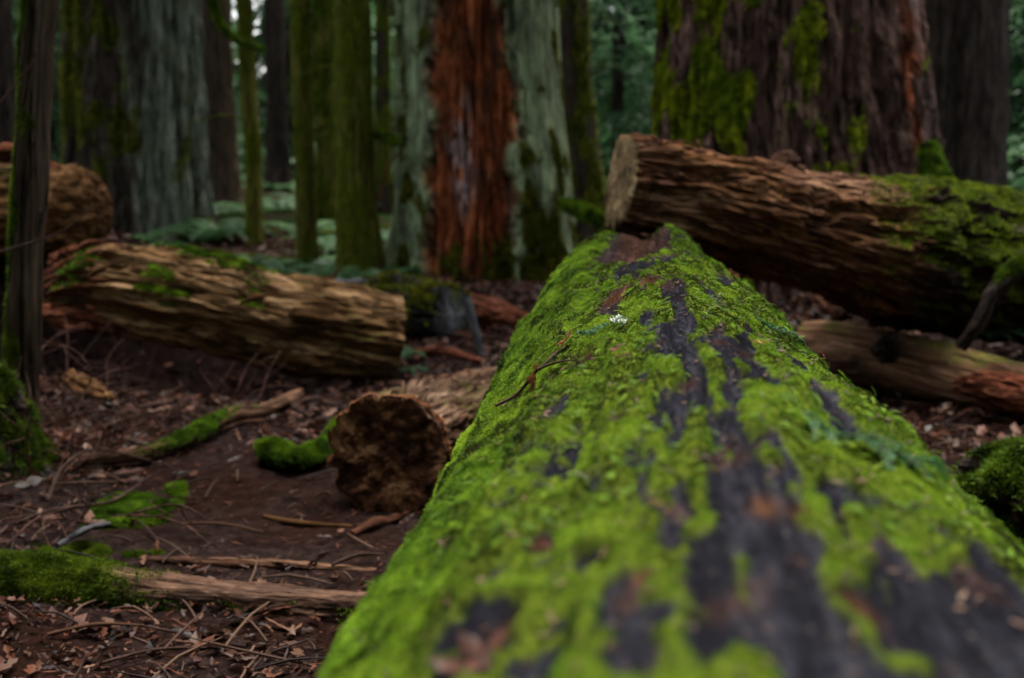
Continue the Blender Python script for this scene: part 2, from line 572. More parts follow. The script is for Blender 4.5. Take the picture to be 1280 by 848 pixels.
BARE = [(849,383,12,15),(857,398,14,8),(842,414,14,8),(892,371,12,5),(892,420,14,10),(904,441,26,10),(810,436,13,11),(806,398,9,8),
 (771,441,22,4),(849,504,18,16),(865,476,15,10),(869,461,10,6),(916,473,12,9),(912,504,17,22),(904,539,22,26),(845,528,14,14),(689,500,14,6),
 (760,523,20,9),(799,469,15,7),(907,535,24,26),(900,584,24,20),(837,545,13,15),(830,660,18,26),(731,683,32,18),(767,732,34,22),
 (795,774,48,24),(886,711,26,30),(1006,670,34,30),(999,740,48,46),(914,790,46,30),(1040,802,62,46),(1139,700,27,26),
 (1189,781,72,50),(1252,760,46,36),(577,767,54,25),(556,816,66,30),(647,802,40,22),(774,815,44,22),(1083,612,20,9),
 (802,718,17,12),(957,634,20,12),(1083,746,28,20),(654,662,20,9),(790,330,26,16),(800,306,30,10),(765,368,24,12),(805,352,30,10),
 (905,610,26,30),(920,655,30,34),(850,610,10,22),(690,752,26,12),(1230,700,30,20),(880,800,40,30),(1130,840,90,22),(1240,820,60,30),(980,600,24,8),(730,600,16,8)]
BROWN = [(771,441,22,4),(802,718,17,12),(957,634,20,14),(1083,746,28,20),(654,662,20,9),(765,368,26,12),(805,352,34,10),(745,430,30,8),(700,620,26,10),(1010,640,26,12),(620,760,30,14),(905,395,20,6)]

def blobs(S, A, lst, r=0.5):
    w_ = np.zeros_like(S)
    for (x, y, rx, ry) in lst:
        s0, a0 = on_log(x, y)
        s1, _ = on_log(x, y + ry); s2, _ = on_log(x, y - ry)
        _, a1 = on_log(x - rx, y); _, a2 = on_log(x + rx, y)
        ds = max(abs(s2 - s1) / 2, 0.02); da = max(abs(a2 - a1) / 2, 0.02)
        q = ((S - s0) / ds) ** 2 + ((A - a0) / da) ** 2
        w_ = np.maximum(w_, np.exp(-q * 1.3))
    return w_

def build_main_log():
    s0, s1 = -1.2, 6.45
    ns, nt = 1150, 520
    # angles: dense on the upper side
    S1 = np.linspace(s0, s1, ns)
    A1 = np.linspace(-PI, PI, nt + 1)[:-1]
    A1 = A1 - 0.45 * np.sin(A1) * (-1) * (-1)          # gather samples at the top
    S, A = np.meshgrid(S1, A1, indexing='ij')
    cx, cz = np.sin(A), np.cos(A)
    # far end: slimmer, chiefly on its right side
    k = sstep(3.9, 4.7, S)
    R = 0.472 - k * (0.040 + 0.165 * np.clip(cx, 0, 1) ** 1.0) - 0.05 * sstep(5.2, 6.4, S)
    rt = np.clip(cx, 0, 1) ** 0.8
    R = R - rt * (0.060 * sstep(1.5, 2.8, S) + 0.035 * sstep(2.8, 3.7, S) + 0.01 * sstep(3.9, 4.6, S))
    R = R - np.clip(-cx, 0, 1) * 0.030 * sstep(3.7, 2.9, S)
    R = R + 0.016 * fbm(S * 1.3, cx * 2.2, cz * 2.2, 3)
    # long grooves and ribs of the weathered wood
    gr = ridge(S * 0.35, cx * 5.5, cz * 5.5, 3)
    R = R + 0.012 * gr * (0.4 + 0.6 * np.clip(cz, 0, 1))
    # the hollow that opens along the top at the far end, between two ribs
    sC, aC = on_log(792, 318)
    R = R - 0.060 * np.exp(-((A + 0.24) / 0.24) ** 2) * sstep(3.7, 4.4, S)
    R = R + 0.034 * np.exp(-((A + 0.72) / 0.24) ** 2) * sstep(3.7, 4.6, S)
    R = R + 0.012 * np.exp(-((A - 0.33) / 0.22) ** 2) * sstep(3.9, 4.6, S)
    bare = blobs(S, A, BARE)
    nz = fbm(S * 5.0, cx * 9, cz * 9, 4)
    streak = ridge(S * 1.2 + 4, cx * 9, cz * 9, 3)
    fine = fbm(S * 26, cx * 18, cz * 18, 2)
    top = np.exp(-((A - 0.12) / 0.50) ** 2)
    wv = 0.10 * fbm(S * 2.2, A * 3, 5.0, 3)
    strk = sstep(-0.02, 0.38, noise(S * 2.1, (A + wv) * 12.0, 7.7) + 0.30 * fbm(S * 9, A * 14, 2.0, 3))
    moss = 0.80 + 0.50 * nz + 0.30 * fine - (0.72 + 0.5 * sstep(1.5, 1.0, S)) * bare - 0.95 * top * strk * (0.55 + 0.45 * sstep(0.9, 1.6, S)) - 0.06 * top
    farb = np.exp(-((A + 0.26 + 0.1 * nz) / 0.24) ** 2) * sstep(3.75, 4.25, S)
    moss = moss - 1.5 * farb
    moss = moss + 0.25 * sstep(0.5, 1.0, np.abs(A))
    dark_near = sstep(1.25, 0.8, S) * sstep(-0.15, 0.4, A)
    moss = moss - 0.28 * dark_near
    M = sstep(0.26, 0.62, moss + 0.16 * fbm(S * 22, A * 30, 3.0, 3))
    M = M * (1 - sstep(1.9, 2.5, np.abs(A)))
    cush = 0.009 * M * (0.7 + 1.3 * fbm(S * 16, cx * 9, cz * 9, 3))
    pit = 0.006 * fbm(S * 14, cx * 22, cz * 22, 4) * (1 - M)
    crack = -0.010 * sstep(0.55, 0.95, ridge(S * 1.6, cx * 16, cz * 16, 2)) * (1 - M)
    flank = M * sstep(0.6, 1.2, np.abs(A)) * 0.012 * (1 + fbm(S * 7, cx * 6, cz * 6, 3))
    Rr = R + cush + pit + crack + flank
    # the log sinks a little way at its end and thickens its axis height
    zc = 0.518 + 0.030 * k
    P = LOG_O * np.array([1, 1, 0]) + AX * S[..., None] + NX * (Rr * cx)[..., None]
    P[..., 2] = zc + Rr * cz
    br = np.clip(0.8 * farb + blobs(S, A, BROWN) * 1.2 + 0.40 * sstep(0.25, 0.7, fbm(S * 7 + 9, cx * 8, cz * 8, 3)), 0, 1)
    root = thing('fallen_log', (LOG_O * np.array([1, 1, 0])) + AX * 2.5, 'huge moss covered fallen log running from the foreground into the clearing', 'log')
    t = Tube.__new__(Tube)
    t.P, t.ns, t.nt, t.S, t.TH = P, ns, nt, S, A
    gs = np.gradient(P, axis=0); gt = np.roll(P, -1, 1) - np.roll(P, 1, 1)
    n = np.cross(gs, gt); n /= np.linalg.norm(n, axis=-1)[..., None]
    rad = NX * cx[..., None] + np.array([0, 0, 1]) * cz[..., None]
    n *= np.sign((n * rad).sum(-1))[..., None]
    t.SN = n
    t.N = rad
    i = np.arange(ns - 1)[:, None] * nt; j = np.arange(nt)[None]; j2 = (j + 1) % nt
    t.F = np.stack([i + j, i + j2, i + nt + j2, i + nt + j], -1).reshape(-1, 4)
    t.C = (LOG_O + AX * S1[:, None]); t.T = np.repeat(AX[None], ns, 0)
    t.lc = np.stack([S, R * cx, R * cz], -1)
    # bark material: wet dark wood, brown rot, moss film
    m = NT('wet_weathered_wood')
    v = m.attr('lc', True)
    g1 = m.noise(m.map(v, (2.2, 26, 26)), 1.0, 6, 0.65, 0.4)
    g2 = m.noise(m.map(v, (30, 120, 120)), 1.0, 4, 0.7)
    f = m.math('ADD', m.math('MULTIPLY', g1, 0.6), m.math('MULTIPLY', g2, 0.4))
    c = m.ramp(f, [(0.33, (0.002, 0.002, 0.0027)), (0.5, (0.007, 0.007, 0.0092)), (0.68, (0.026, 0.026, 0.032))])
    cb = m.ramp(f, [(0.33, (0.007, 0.0035, 0.002)), (0.5, (0.024, 0.011, 0.0065)), (0.68, (0.070, 0.034, 0.021))])
    c = m.mix(m.attr('brown'), c, cb)
    mc = m.ramp(g2, [(0.3, (0.018, 0.026, 0.004)), (0.7, (0.070, 0.095, 0.009))])
    c = m.mix(m.attr('moss'), c, mc)
    mat = m.fin(c, m.ramp(g1, [(0.35, (0.35,) * 3), (0.65, (0.7,) * 3)]), m.bump(f, 0.006, 1.0), 0.0)
    trunk = t.mesh('trunk', mat, root, {'moss': M, 'brown': br})
    # moss shoots
    vis = (S > 0.45) * (np.abs(A) < 1.9) * M
    dens = vis ** 1.3 * (1.0 / (0.22 + 0.34 * np.clip(S, 0.8, 7)))
    N_T = 560000
    Pp, Np, (ii, jj) = scatter_on(t, dens, N_T)
    ss, aa = S[ii, jj], A[ii, jj]
    lush = sstep(0.35, 1.0, np.abs(aa)) * 0.6 + 0.4 * sstep(3.3, 4.6, ss)
    Ln = 0.0022 + 0.0050 * lush + 0.0009 * ss
    edge = M[ii, jj]
    colr = 0.42 + 0.62 * fbm(ss * 7, np.sin(aa) * 7, np.cos(aa) * 7, 3) + 0.20 * lush * (aa < 0.2) + 0.20 * fbm(ss * 25, np.sin(aa) * 14, np.cos(aa) * 14, 2) - 0.10 * (1 - edge)
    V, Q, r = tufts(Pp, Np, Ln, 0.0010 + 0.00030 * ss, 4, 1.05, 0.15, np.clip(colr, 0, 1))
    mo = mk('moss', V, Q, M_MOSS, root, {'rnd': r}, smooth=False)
    mo['kind'] = 'stuff'
    # feathery creeping shoots lying over the cushions
    nsh = 3500
    Pp, Np, (ii, jj) = scatter_on(t, dens * (S > 1.2) * (S < 5), nsh)
    V, Q, r = feather(Pp, Np, 0.013 + 0.009 * rng.random(nsh), 0.006)
    fe = mk('feather_moss', V, Q, M_MOSS, root, {'rnd': r}, smooth=False)
    fe['kind'] = 'stuff'
    # crumbs of bark and needles caught in the moss
    nc = 5000
    Pp, Np, _ = scatter_on(t, (S > 0.5) * (np.abs(A) < 1.3) * 1.0, nc)
    V, Q, r = chips(Pp + Np * 0.004, Np, 0.006, 0.0022)
    cr = mk('bark_crumbs', V, Q, M_TWIGR, root, {'rnd': r}, smooth=False)
    cr['kind'] = 'stuff'
    return t

def feather(P, N, L, W):
    """tiny fern-like moss sprays: a midrib with paired leaflets, bent over the surface"""
    n = len(P)
    a = rng.normal(size=(n, 3)); T = a - (a * N).sum(1)[:, None] * N
    T /= np.linalg.norm(T, axis=1)[:, None]
    B = np.cross(N, T)
    Vs, rs = [], []
    base = 0.30 + 0.35 * rng.random(n)
    for k in range(7):
        u = (k + 0.5) / 7
        c = P + T * (L * u)[:, None] + N * (0.004 + L * 0.45 * u * (1 - u * 0.75))[:, None]
        wl = W * (1 - u * 0.8)
        for s in (-1, 1):
            tip = c + B * (s * wl) + T * wl * 0.55 + N * 0.001
            q = T * 0.0011
            Vs.append(np.stack([c - q, c + q, tip + q * .4, tip - q * .4], 1))
            rs.append(np.repeat((base + 0.1 * u)[:, None], 4, 1))
    V = np.concatenate(Vs).reshape(-1, 3)
    Q = np.arange(len(V)).reshape(-1, 4)
    return V, Q, np.clip(np.concatenate(rs).ravel(), 0, 1)

def chips(P, N, L, W):
    n = len(P)
    a = rng.normal(size=(n, 3)); T = a - 0.8 * (a * N).sum(1)[:, None] * N
    T /= np.linalg.norm(T, axis=1)[:, None]
    B = np.cross(N, T)
    l = (L * (0.4 + 1.4 * rng.random(n) ** 2))[:, None]; w_ = (W * (0.5 + rng.random(n)))[:, None]
    V = np.stack([P - T * l - B * w_ * .3, P - T * l * .2 + B * w_, P + T * l + B * w_ * .2, P + T * l * .3 - B * w_], 1).reshape(-1, 3)
    return V, np.arange(n * 4).reshape(-1, 4), np.repeat(rng.random(n), 4)

MAIN = build_main_log()

def main_surface(x, y):
    """nearest grid point of the real log surface under a photo pixel"""
    s, a = on_log(x, y)
    i = int(np.argmin(np.abs(MAIN.S[:, 0] - s))); j = int(np.argmin(np.abs(MAIN.TH[0] - a)))
    return MAIN.P[i, j], MAIN.SN[i, j]

# ------------------------------------------------------------------ fallen logs
def slivers(t, root, mat, n, s0, s1, seed=1, lmax=0.16, w=0.007):
    """loose fibres and lifted slivers along the grain of a rotting log"""
    g = np.random.default_rng(seed)
    Vs, Fs, lcs, off = [], [], [], 0
    for k in range(n):
        i = int(g.uniform(s0, s1) * (t.ns - 1)); j = g.integers(t.nt)
        l = g.uniform(0.03, lmax)
        st = max(2, int(l / max(1e-4, t.L[-1]) * t.ns))
        i2, i3 = min(t.ns - 1, i + st // 2), min(t.ns - 1, i + st)
        up = g.uniform(0.002, 0.022)
        pts = [t.P[i, j] - t.N[i, j] * .004, t.P[i2, j] + t.N[i2, j] * (0.004 + up * .4), t.P[i3, (j + g.integers(-2, 3)) % t.nt] + t.N[i3, j] * up]
        if min(np.linalg.norm(pts[1] - pts[0]), np.linalg.norm(pts[2] - pts[1])) < 0.004:
            continue
        q = Tube(pts, [0.002, w * g.uniform(.4, 1.1), 0.0012], 7, 5, ref=(0.1, 0.35, 0.9))
        Vs.append(q.P.reshape(-1, 3)); Fs.append(q.F + off); lcs.append(q.lc.reshape(-1, 3) + g.random(3) * 3); off += 35
    o = mk('slivers', np.concatenate(Vs), np.concatenate(Fs), mat, root, {'lc': np.concatenate(lcs)}, smooth=False)
    o['kind'] = 'stuff'

def disp_rot(amp=0.03, f=1.0, chip=0.02, lump=0.03):
    def d(S, TH, lc, R):
        a = ridge(lc[..., 0] * 0.9 * f, lc[..., 1] * 11 * f, lc[..., 2] * 11 * f, 3)
        b = fbm(lc[..., 0] * 2.2 * f, lc[..., 1] * 5 * f, lc[..., 2] * 5 * f, 4)
        st = fbm(lc[..., 0] * 1.7 * f + 5, lc[..., 1] * 9 * f, lc[..., 2] * 9 * f, 3)
        q = np.round(st * 3) / 3
        e = fbm(lc[..., 0] * 7 * f, lc[..., 1] * 26 * f, lc[..., 2] * 26 * f, 4)
        pit = sstep(0.25, 0.6, fbm(lc[..., 0] * 2.6 * f + 9, lc[..., 1] * 7 * f, lc[..., 2] * 7 * f, 3))
        return amp * (a - 0.5) * 0.7 + lump * b * 0.6 + 0.22 * chip * e - 1.3 * chip * pit * (0.6 + e) + chip * q - chip * 0.8 * sstep(0.6, 0.95, ridge(lc[..., 0] * 1.3 * f, lc[..., 1] * 22 * f, lc[..., 2] * 22 * f, 2))
    return d

M_TAN = wood_mat('tan_rotting_wood', (0.020, 0.009, 0.004), (0.12, 0.055, 0.020), (0.40, 0.22, 0.10), blotch=(0.045, 0.022, 0.010))
M_RED = wood_mat('reddish_rotting_wood', (0.014, 0.006, 0.004), (0.08, 0.032, 0.018), (0.25, 0.12, 0.07), blotch=(0.030, 0.012, 0.008))
M_BROWN = wood_mat('brown_weathered_wood', (0.018, 0.009, 0.006), (0.09, 0.043, 0.025), (0.27, 0.15, 0.09), blotch=(0.04, 0.022, 0.015))
M_GREY = wood_mat('grey_weathered_wood', (0.015, 0.015, 0.017), (0.06, 0.06, 0.065), (0.18, 0.185, 0.20), blotch=(0.025, 0.02, 0.02))
M_SHARD = wood_mat('red_splintered_wood', (0.020, 0.007, 0.004), (0.13, 0.038, 0.018), (0.34, 0.13, 0.07), blotch=(0.03, 0.01, 0.006), sc=2)
M_CUTT = cut_mat('pale_sawn_face', (0.045, 0.028, 0.012), (0.17, 0.115, 0.055), (0.36, 0.26, 0.14), 12, 0.5)
M_CUTD = cut_mat('dark_rotten_face', (0.016, 0.007, 0.004), (0.10, 0.040, 0.017), (0.50, 0.26, 0.12), 6, 0.3)
M_CHAR = wood_mat('dark_wet_bark', (0.008, 0.006, 0.005), (0.028, 0.020, 0.016), (0.075, 0.055, 0.045), sc=1.5, bump=0.01)

def up_mask(t, thr=0.2, sc=4, lo=0.1, hi=0.5):
    n = fbm(t.P[..., 0] * sc, t.P[..., 1] * sc, t.P[..., 2] * sc, 4)
    return sstep(lo, hi, t.SN[..., 2] - thr + n)

# leaning log on the right, with its sawn end over the great log
def right_log():
    root = thing('leaning_log', at(1000, 370, 6.7), 'thick sawn log with brown bare wood lying across the far end of the mossy log', 'log')
    px = [(776, 228, 6.05), (860, 243, 6.12), (950, 272, 6.28), (1050, 298, 6.55), (1150, 318, 6.95), (1240, 330, 7.25), (1340, 350, 7.6), (1460, 372, 8.1)]
    rp = [60, 60, 66, 74, 82, 82, 78, 74]
    path = [at(*p) for p in px]
    rad = [r / F * p[2] * 1.01 for r, p in zip(rp, px)]
    def d(S, TH, lc, R):
        base = disp_rot(0.05, 1.1, 0.030, 0.035)(S, TH, lc, R)
        bark = sstep(1.35, 1.7, S + 0.18 * fbm(lc[..., 1] * 5, lc[..., 2] * 5, 3, 2))
        return base * (1 - 0.2 * bark) + bark * (0.035 + 0.035 * fbm(lc[..., 0] * 6, lc[..., 1] * 7, lc[..., 2] * 7, 4))
    t = Tube(path, rad, 420, 300, d, seed=4.2)
    bark = sstep(1.35, 1.7, t.S + 0.18 * fbm(t.lc[..., 1] * 5, t.lc[..., 2] * 5, 3, 2))
    um = up_mask(t, 0.05, 5, 0.0, 0.35) * sstep(1.15, 1.45, t.S)
    m = wood_mat('red_log_with_bark', (0.012, 0.005, 0.003), (0.11, 0.048, 0.024), (0.44, 0.25, 0.15), blotch=(0.13, 0.058, 0.018), rotc=((0.006, 0.005, 0.004), (0.022, 0.014, 0.011), (0.06, 0.04, 0.033)))
    zero = np.zeros_like(um)
    t.mesh('trunk', m, root, {'moss': um * 0.8, 'rot': bark, 'pale': zero}, cap0=False)
    t.cap('sawn_face', M_CUTT, root, 0, 0.004, 0.006)
    moss_part(t, um, 42000, 0.014, 0.005, moss_mat('log_moss', (0.020, 0.030, 0.003), (0.13, 0.17, 0.008), (0.30, 0.35, 0.016)), root, 4, 0.8)['kind'] = 'stuff'
    slivers(t, root, M_RED, 260, 0.01, 0.5, 1)
    # knot stub on top
    kp = at(985, 205, 6.45)
    kt = Tube([kp + [0, 0, -0.08], kp + [-0.01, 0, 0.0], kp + [0.02, -0.03, 0.035]], [0.10, 0.075, 0.035], 24, 40, disp_rot(0.02, 3, 0.012, 0.03), ref=(0, 1, 0), seed=2.0)
    kt.mesh('knot', M_BROWN, root, {'moss': np.zeros_like(kt.S)})
    # splinters hanging from the underside
    for q, (x, y, Y) in enumerate([(806, 240, 5.86), (937, 300, 6.2), (925, 330, 6.3), (1060, 330, 6.4), (870, 175, 6.1)]):
        p = at(x, y, Y)
        s_ = Tube([p, p + [0.01, -0.02, -0.03], p + [-0.008, -0.025, -0.075]], [0.012, 0.009, 0.002], 10, 8, ref=(0, 1, 0))
        s_.mesh('splinter', M_TAN, root, {'moss': np.zeros_like(s_.S)})
    return t
right_log()

def right_low_log():
    root = thing('low_log', at(1180, 520, 6.5), 'slim smooth brown log low on the ground beneath the leaning log', 'log')
    px = [(1005, 434, 7.15), (1060, 440, 7.0), (1160, 462, 6.7), (1280, 492, 6.35), (1400, 525, 6.0)]
    t = Tube([at(*p) for p in px], [0.145, 0.15, 0.15, 0.145, 0.14], 260, 160, disp_rot(0.008, 1, 0.006, 0.03), seed=8.0)
    t.mesh('trunk', wood_mat('bare_brown_wood', (0.03, 0.015, 0.008), (0.17, 0.088, 0.048), (0.42, 0.25, 0.16), blotch=(0.07, 0.035, 0.022), bump=0.003), root, {'moss': up_mask(t, 0.55, 5) * 0.6})
    p = at(1110, 428, 6.68)
    k = Tube([p + [0, 0.03, -0.05], p + [-0.01, -0.03, 0.0], p + [-0.03, -0.07, 0.035]], [0.075, 0.05, 0.03], 30, 30, disp_rot(0.012, 3, 0.01, 0.02), ref=(0, 1, 0.2))
    k.mesh('knot_stub', M_CHAR, root, {'moss': np.zeros_like(k.S)})
    pts = [at(1195, 480, 6.32), at(1235, 486, 6.22), at(1290, 500, 6.1), at(1350, 520, 5.95)]
    b = Tube(pts, [0.03, 0.075, 0.085, 0.06], 120, 90, disp_rot(0.02, 2, 0.016, 0.03), seed=3)
    b.mesh('peeling_bark', M_SHARD, root, {'moss': np.zeros_like(b.S)})
right_low_log()

def simple_tube(name, label, cat, pts, rad, mat, ns=80, nt=24, disp=None, moss=None, group=None, mossn=0, mossL=0.012, part='stem', mossmat=None, seed=1.0, mossW=0.004, hang=0.5):
    root = thing(name, pts[len(pts) // 2], label, cat, group)
    t = Tube(pts, rad, ns, nt, disp, ref=(0.1, 0.2, 1), seed=seed)
    mm = moss(t) if moss else np.zeros_like(t.S)
    t.mesh(part, mat, root, {'moss': mm})
    if mossn:
        moss_part(t, mm, mossn, mossL, mossW, mossmat or M_MOSS2, root, 4, hang)['kind'] = 'stuff'
    return root, t

# crooked dark limb leaning in at the right edge
simple_tube('dead_limb', 'dark crooked dead limb with a mossy upper end leaning at the right edge', 'branch',
    [at(1200, 436, 6.3), at(1222, 405, 6.3), at(1243, 365, 6.35), at(1285, 325, 6.45), at(1350, 285, 6.6)], [0.030, 0.036, 0.034, 0.05, 0.07], M_CHAR, 90, 30,
    disp_rot(0.008, 3, 0.006, 0.012), lambda t: up_mask(t, 0.3, 6) * sstep(0.22, 0.42, t.S), mossn=2500, mossL=0.018, seed=5)

# round sawn log beside the big one
def round_log():
    root = thing('sawn_log', at(483, 640, 4.85), 'short sawn log showing its dark rotten round end beside the mossy log', 'log')
    c0 = at(484, 572, 4.80)
    c1 = at(625, 512, 6.2)
    path = [c0, c0 * .66 + c1 * .34, c0 * .33 + c1 * .67, c1, c1 * 1.3 - c0 * 0.3]
    t = Tube(path, [0.225, 0.222, 0.21, 0.20, 0.18], 260, 240, disp_rot(0.03, 1.6, 0.018, 0.03), seed=11.0)
    t.mesh('trunk', wood_mat('weathered_tan_wood', (0.022, 0.012, 0.008), (0.10, 0.058, 0.036), (0.30, 0.195, 0.13), blotch=(0.045, 0.028, 0.02)), root, {'moss': up_mask(t, 0.9, 5) * 0.3}, cap0=False)
    t.cap('sawn_face', M_CUTD, root, 0, -0.03, 0.02, nr=60)
    slivers(t, root, M_BROWN, 200, 0.0, 0.6, 4)
    # ragged bark rim round the cut
    th = np.linspace(0, 2 * PI, 120, endpoint=False)
    rim = t.P[2][::2][:120]
    q = Tube(np.vstack([rim, rim[:1]]), [0.007] * (len(rim) + 1), 700, 12, lambda S, TH, lc, R: 0.020 * fbm(S * 6, np.cos(TH), np.sin(TH), 5), ref=t.T[0], seed=3)
    q.mesh('bark_rim', wood_mat('orange_torn_bark', (0.035, 0.014, 0.006), (0.15, 0.06, 0.025), (0.36, 0.17, 0.08), sc=3), root, {'moss': np.zeros_like(q.S)}, cap0=False, cap1=False)
round_log()

# long tan log on the left
def left_log():
    root = thing('rotting_log', at(300, 470, 7.4), 'long tan rotting log on the left with a straight sawn right end', 'log')
    px = [(62, 372, 7.35), (130, 360, 7.3), (220, 374, 7.3), (310, 395, 7.35), (400, 412, 7.4), (496, 426, 7.5)]
    rad = [0.20, 0.245, 0.255, 0.25, 0.24, 0.232]
    def d(S, TH, lc, R):
        x = disp_rot(0.042, 1.0, 0.030, 0.045)(S, TH, lc, R)
        tear = sstep(0.45, 0.12, S + 0.25 * fbm(lc[..., 1] * 8, lc[..., 2] * 8, 1, 3))
        return x - 0.07 * tear
    t = Tube([at(*p) for p in px], rad, 420, 300, d, seed=17.0)
    tear = sstep(0.45, 0.25, t.S + 0.25 * fbm(t.lc[..., 1] * 8, t.lc[..., 2] * 8, 1, 3))
    m = wood_mat('tan_log_wood', (0.024, 0.012, 0.005), (0.17, 0.092, 0.040), (0.52, 0.34, 0.18), blotch=(0.06, 0.034, 0.012), rotc=((0.02, 0.008, 0.005), (0.11, 0.035, 0.02), (0.30, 0.12, 0.08)))
    um = up_mask(t, 0.85, 3.2, 0.1, 0.45)
    t.mesh('trunk', m, root, {'moss': um * 0.5, 'rot': tear, 'pale': np.zeros_like(um)}, cap1=False)
    t.cap('sawn_face', M_CUTD, root, 1, 0.0, 0.01)
    patch = um * sstep(0.75, 0.9, t.SN[..., 2]) * (np.exp(-((t.S - 0.72) / 0.2) ** 2) + np.exp(-((t.S - 0.35) / 0.15) ** 2) + np.exp(-((t.S - 1.0) / 0.13) ** 2))
    moss_part(t, patch, 4200, 0.026, 0.009, M_MOSS, root, 4, 0.2)['kind'] = 'stuff'
    slivers(t, root, M_TAN, 320, 0.02, 0.97, 2, 0.2)
    slivers(t, root, M_SHARD, 120, 0.0, 0.2, 3, 0.2, 0.014)
    for (x, y, dx, dy, Y) in [(300, 380, 40, -12, 7.08), (205, 345, 40, 15, 7.12), (140, 330, -30, 18, 7.05), (360, 392, 55, 10, 7.14)]:
        a, b = at(x, y, Y), at(x + dx, y + dy, Y)
        s_ = Tube([a, (a + b) / 2 + [0, -0.03, 0.01], b], [0.004, 0.02, 0.003], 20, 10, ref=(0, 1, 0.1))
        s_.mesh('splinter', M_TAN, root, {'moss': np.zeros_like(s_.S)})
left_log()

def upper_left_log():
    root = thing('stacked_log', at(40, 315, 8.3), 'stout tan log end resting above the torn end of the long left log', 'log')
    px = [(-180, 254, 8.9), (-80, 257, 8.7), (10, 260, 8.4), (102, 264, 8.1)]
    t = Tube([at(*p) for p in px], [0.27, 0.275, 0.27, 0.245], 240, 240, disp_rot(0.04, 1.2, 0.018, 0.03), seed=23.0)
    t.mesh('trunk', M_TAN, root, {'moss': up_mask(t, 0.95, 4) * 0.5}, cap1=False)
    t.cap('broken_face', M_TAN, root, 1, 0.07, 0.03)
    slivers(t, root, M_TAN, 160, 0.3, 0.97, 5)
    for (x, y, w_, Y) in [(20, 192, 70, 8.2), (60, 212, 60, 8.15), (85, 222, 40, 8.1)]:
        a, b = at(x - w_ / 2, y + 8, Y), at(x + w_ / 2, y + 3, Y)
        s_ = Tube([a, (a * .6 + b * .4) + [0, 0, 0.03], b], [0.03, 0.05, 0.02], 40, 20, disp_rot(0.03, 3, 0.02, 0.03), seed=x)
        s_.mesh('red_bark_chunk', M_SHARD, root, {'moss': np.zeros_like(s_.S)})
upper_left_log()

def far_log(label, px, r, seed):
    root = thing('mossy_log', at(*px[1]), label, 'log')
    t = Tube([at(*p) for p in px], [r, r, r * .95, r * .9], 120, 60, disp_rot(0.03, 1, 0.02, 0.05), seed=seed)
    M = up_mask(t, 0.25, 3)
    t.mesh('trunk', M_CHAR, root, {'moss': M * .8})
    moss_part(t, M, 5000, 0.03, 0.010, M_MOSSF, root, 3, 0.6)['kind'] = 'stuff'
far_log('dark mossy log lying among the ferns behind the slim trunks', [(235, 306, 14.6), (300, 300, 15.2), (400, 306, 15.8), (500, 300, 16.2)], 0.17, 71)
far_log('thin dark log crossing the ground behind the tan log', [(240, 322, 13.0), (290, 330, 12.8), (350, 336, 12.6), (440, 345, 12.8)], 0.09, 77)

# splintered red wood under the left log's torn end
def shard(name, label, pts, rad, mat, parent=None, seed=1.0):
    t = Tube(pts, rad, 90, 40, disp_rot(0.04, 2.0, 0.03, 0.05), seed=seed)
    t.P = t.C[:, None] + (t.P - t.C[:, None]) * np.array([1, 1, 0.6])
    root = thing(name, pts[1], label, 'broken wood')
    t.mesh('slab', mat, root, {'moss': np.zeros_like(t.S)})
    return root
shard('broken_slab', 'reddish splintered slab jutting under the torn end of the long left log', [at(50, 388, 7.2), at(90, 400, 7.15), at(150, 410, 7.1)], [0.05, 0.10, 0.04], M_SHARD, seed=2)
shard('broken_slab', 'red rotten chunk wedged between the two left logs', [at(70, 325, 7.6), at(110, 318, 7.5), at(165, 322, 7.4)], [0.05, 0.10, 0.05], M_SHARD, seed=6)
shard('wood_chunk', 'tan broken chunk of wood on the slope beside the thin left trunk', [at(85, 470, 6.3), at(110, 482, 6.25), at(140, 500, 6.2)], [0.04, 0.06, 0.025], M_TAN, seed=9)
shard('broken_slab', 'dark red split slab on the ground behind the grey log end', [at(560, 372, 9.2), at(610, 392, 9.0), at(665, 408, 8.8)], [0.10, 0.15, 0.07], M_SHARD, seed=12)
shard('wood_chunk', 'orange broken chunk of wood under the leaning log', [at(1020, 372, 7.3), at(1040, 385, 7.2), at(1052, 400, 7.1)], [0.05, 0.055, 0.03], M_RED, seed=14)

shard('wood_chunk', 'pale orange chunk of wood just right of the far end of the mossy log', [at(905, 352, 7.6), at(925, 340, 7.8), at(950, 348, 7.7)], [0.03, 0.05, 0.03], M_TAN, seed=16)
shard('broken_slab', 'dark red splintered slab lying in the gap below the leaning log', [at(960, 345, 8.6), at(1000, 352, 8.4), at(1050, 365, 8.2)], [0.04, 0.07, 0.04], M_SHARD, seed=18)
shard('wood_chunk', 'small brown chunk between the low log and the leaning log', [at(1075, 388, 7.5), at(1095, 386, 7.4), at(1118, 394, 7.3)], [0.03, 0.05, 0.02], M_BROWN, seed=20)

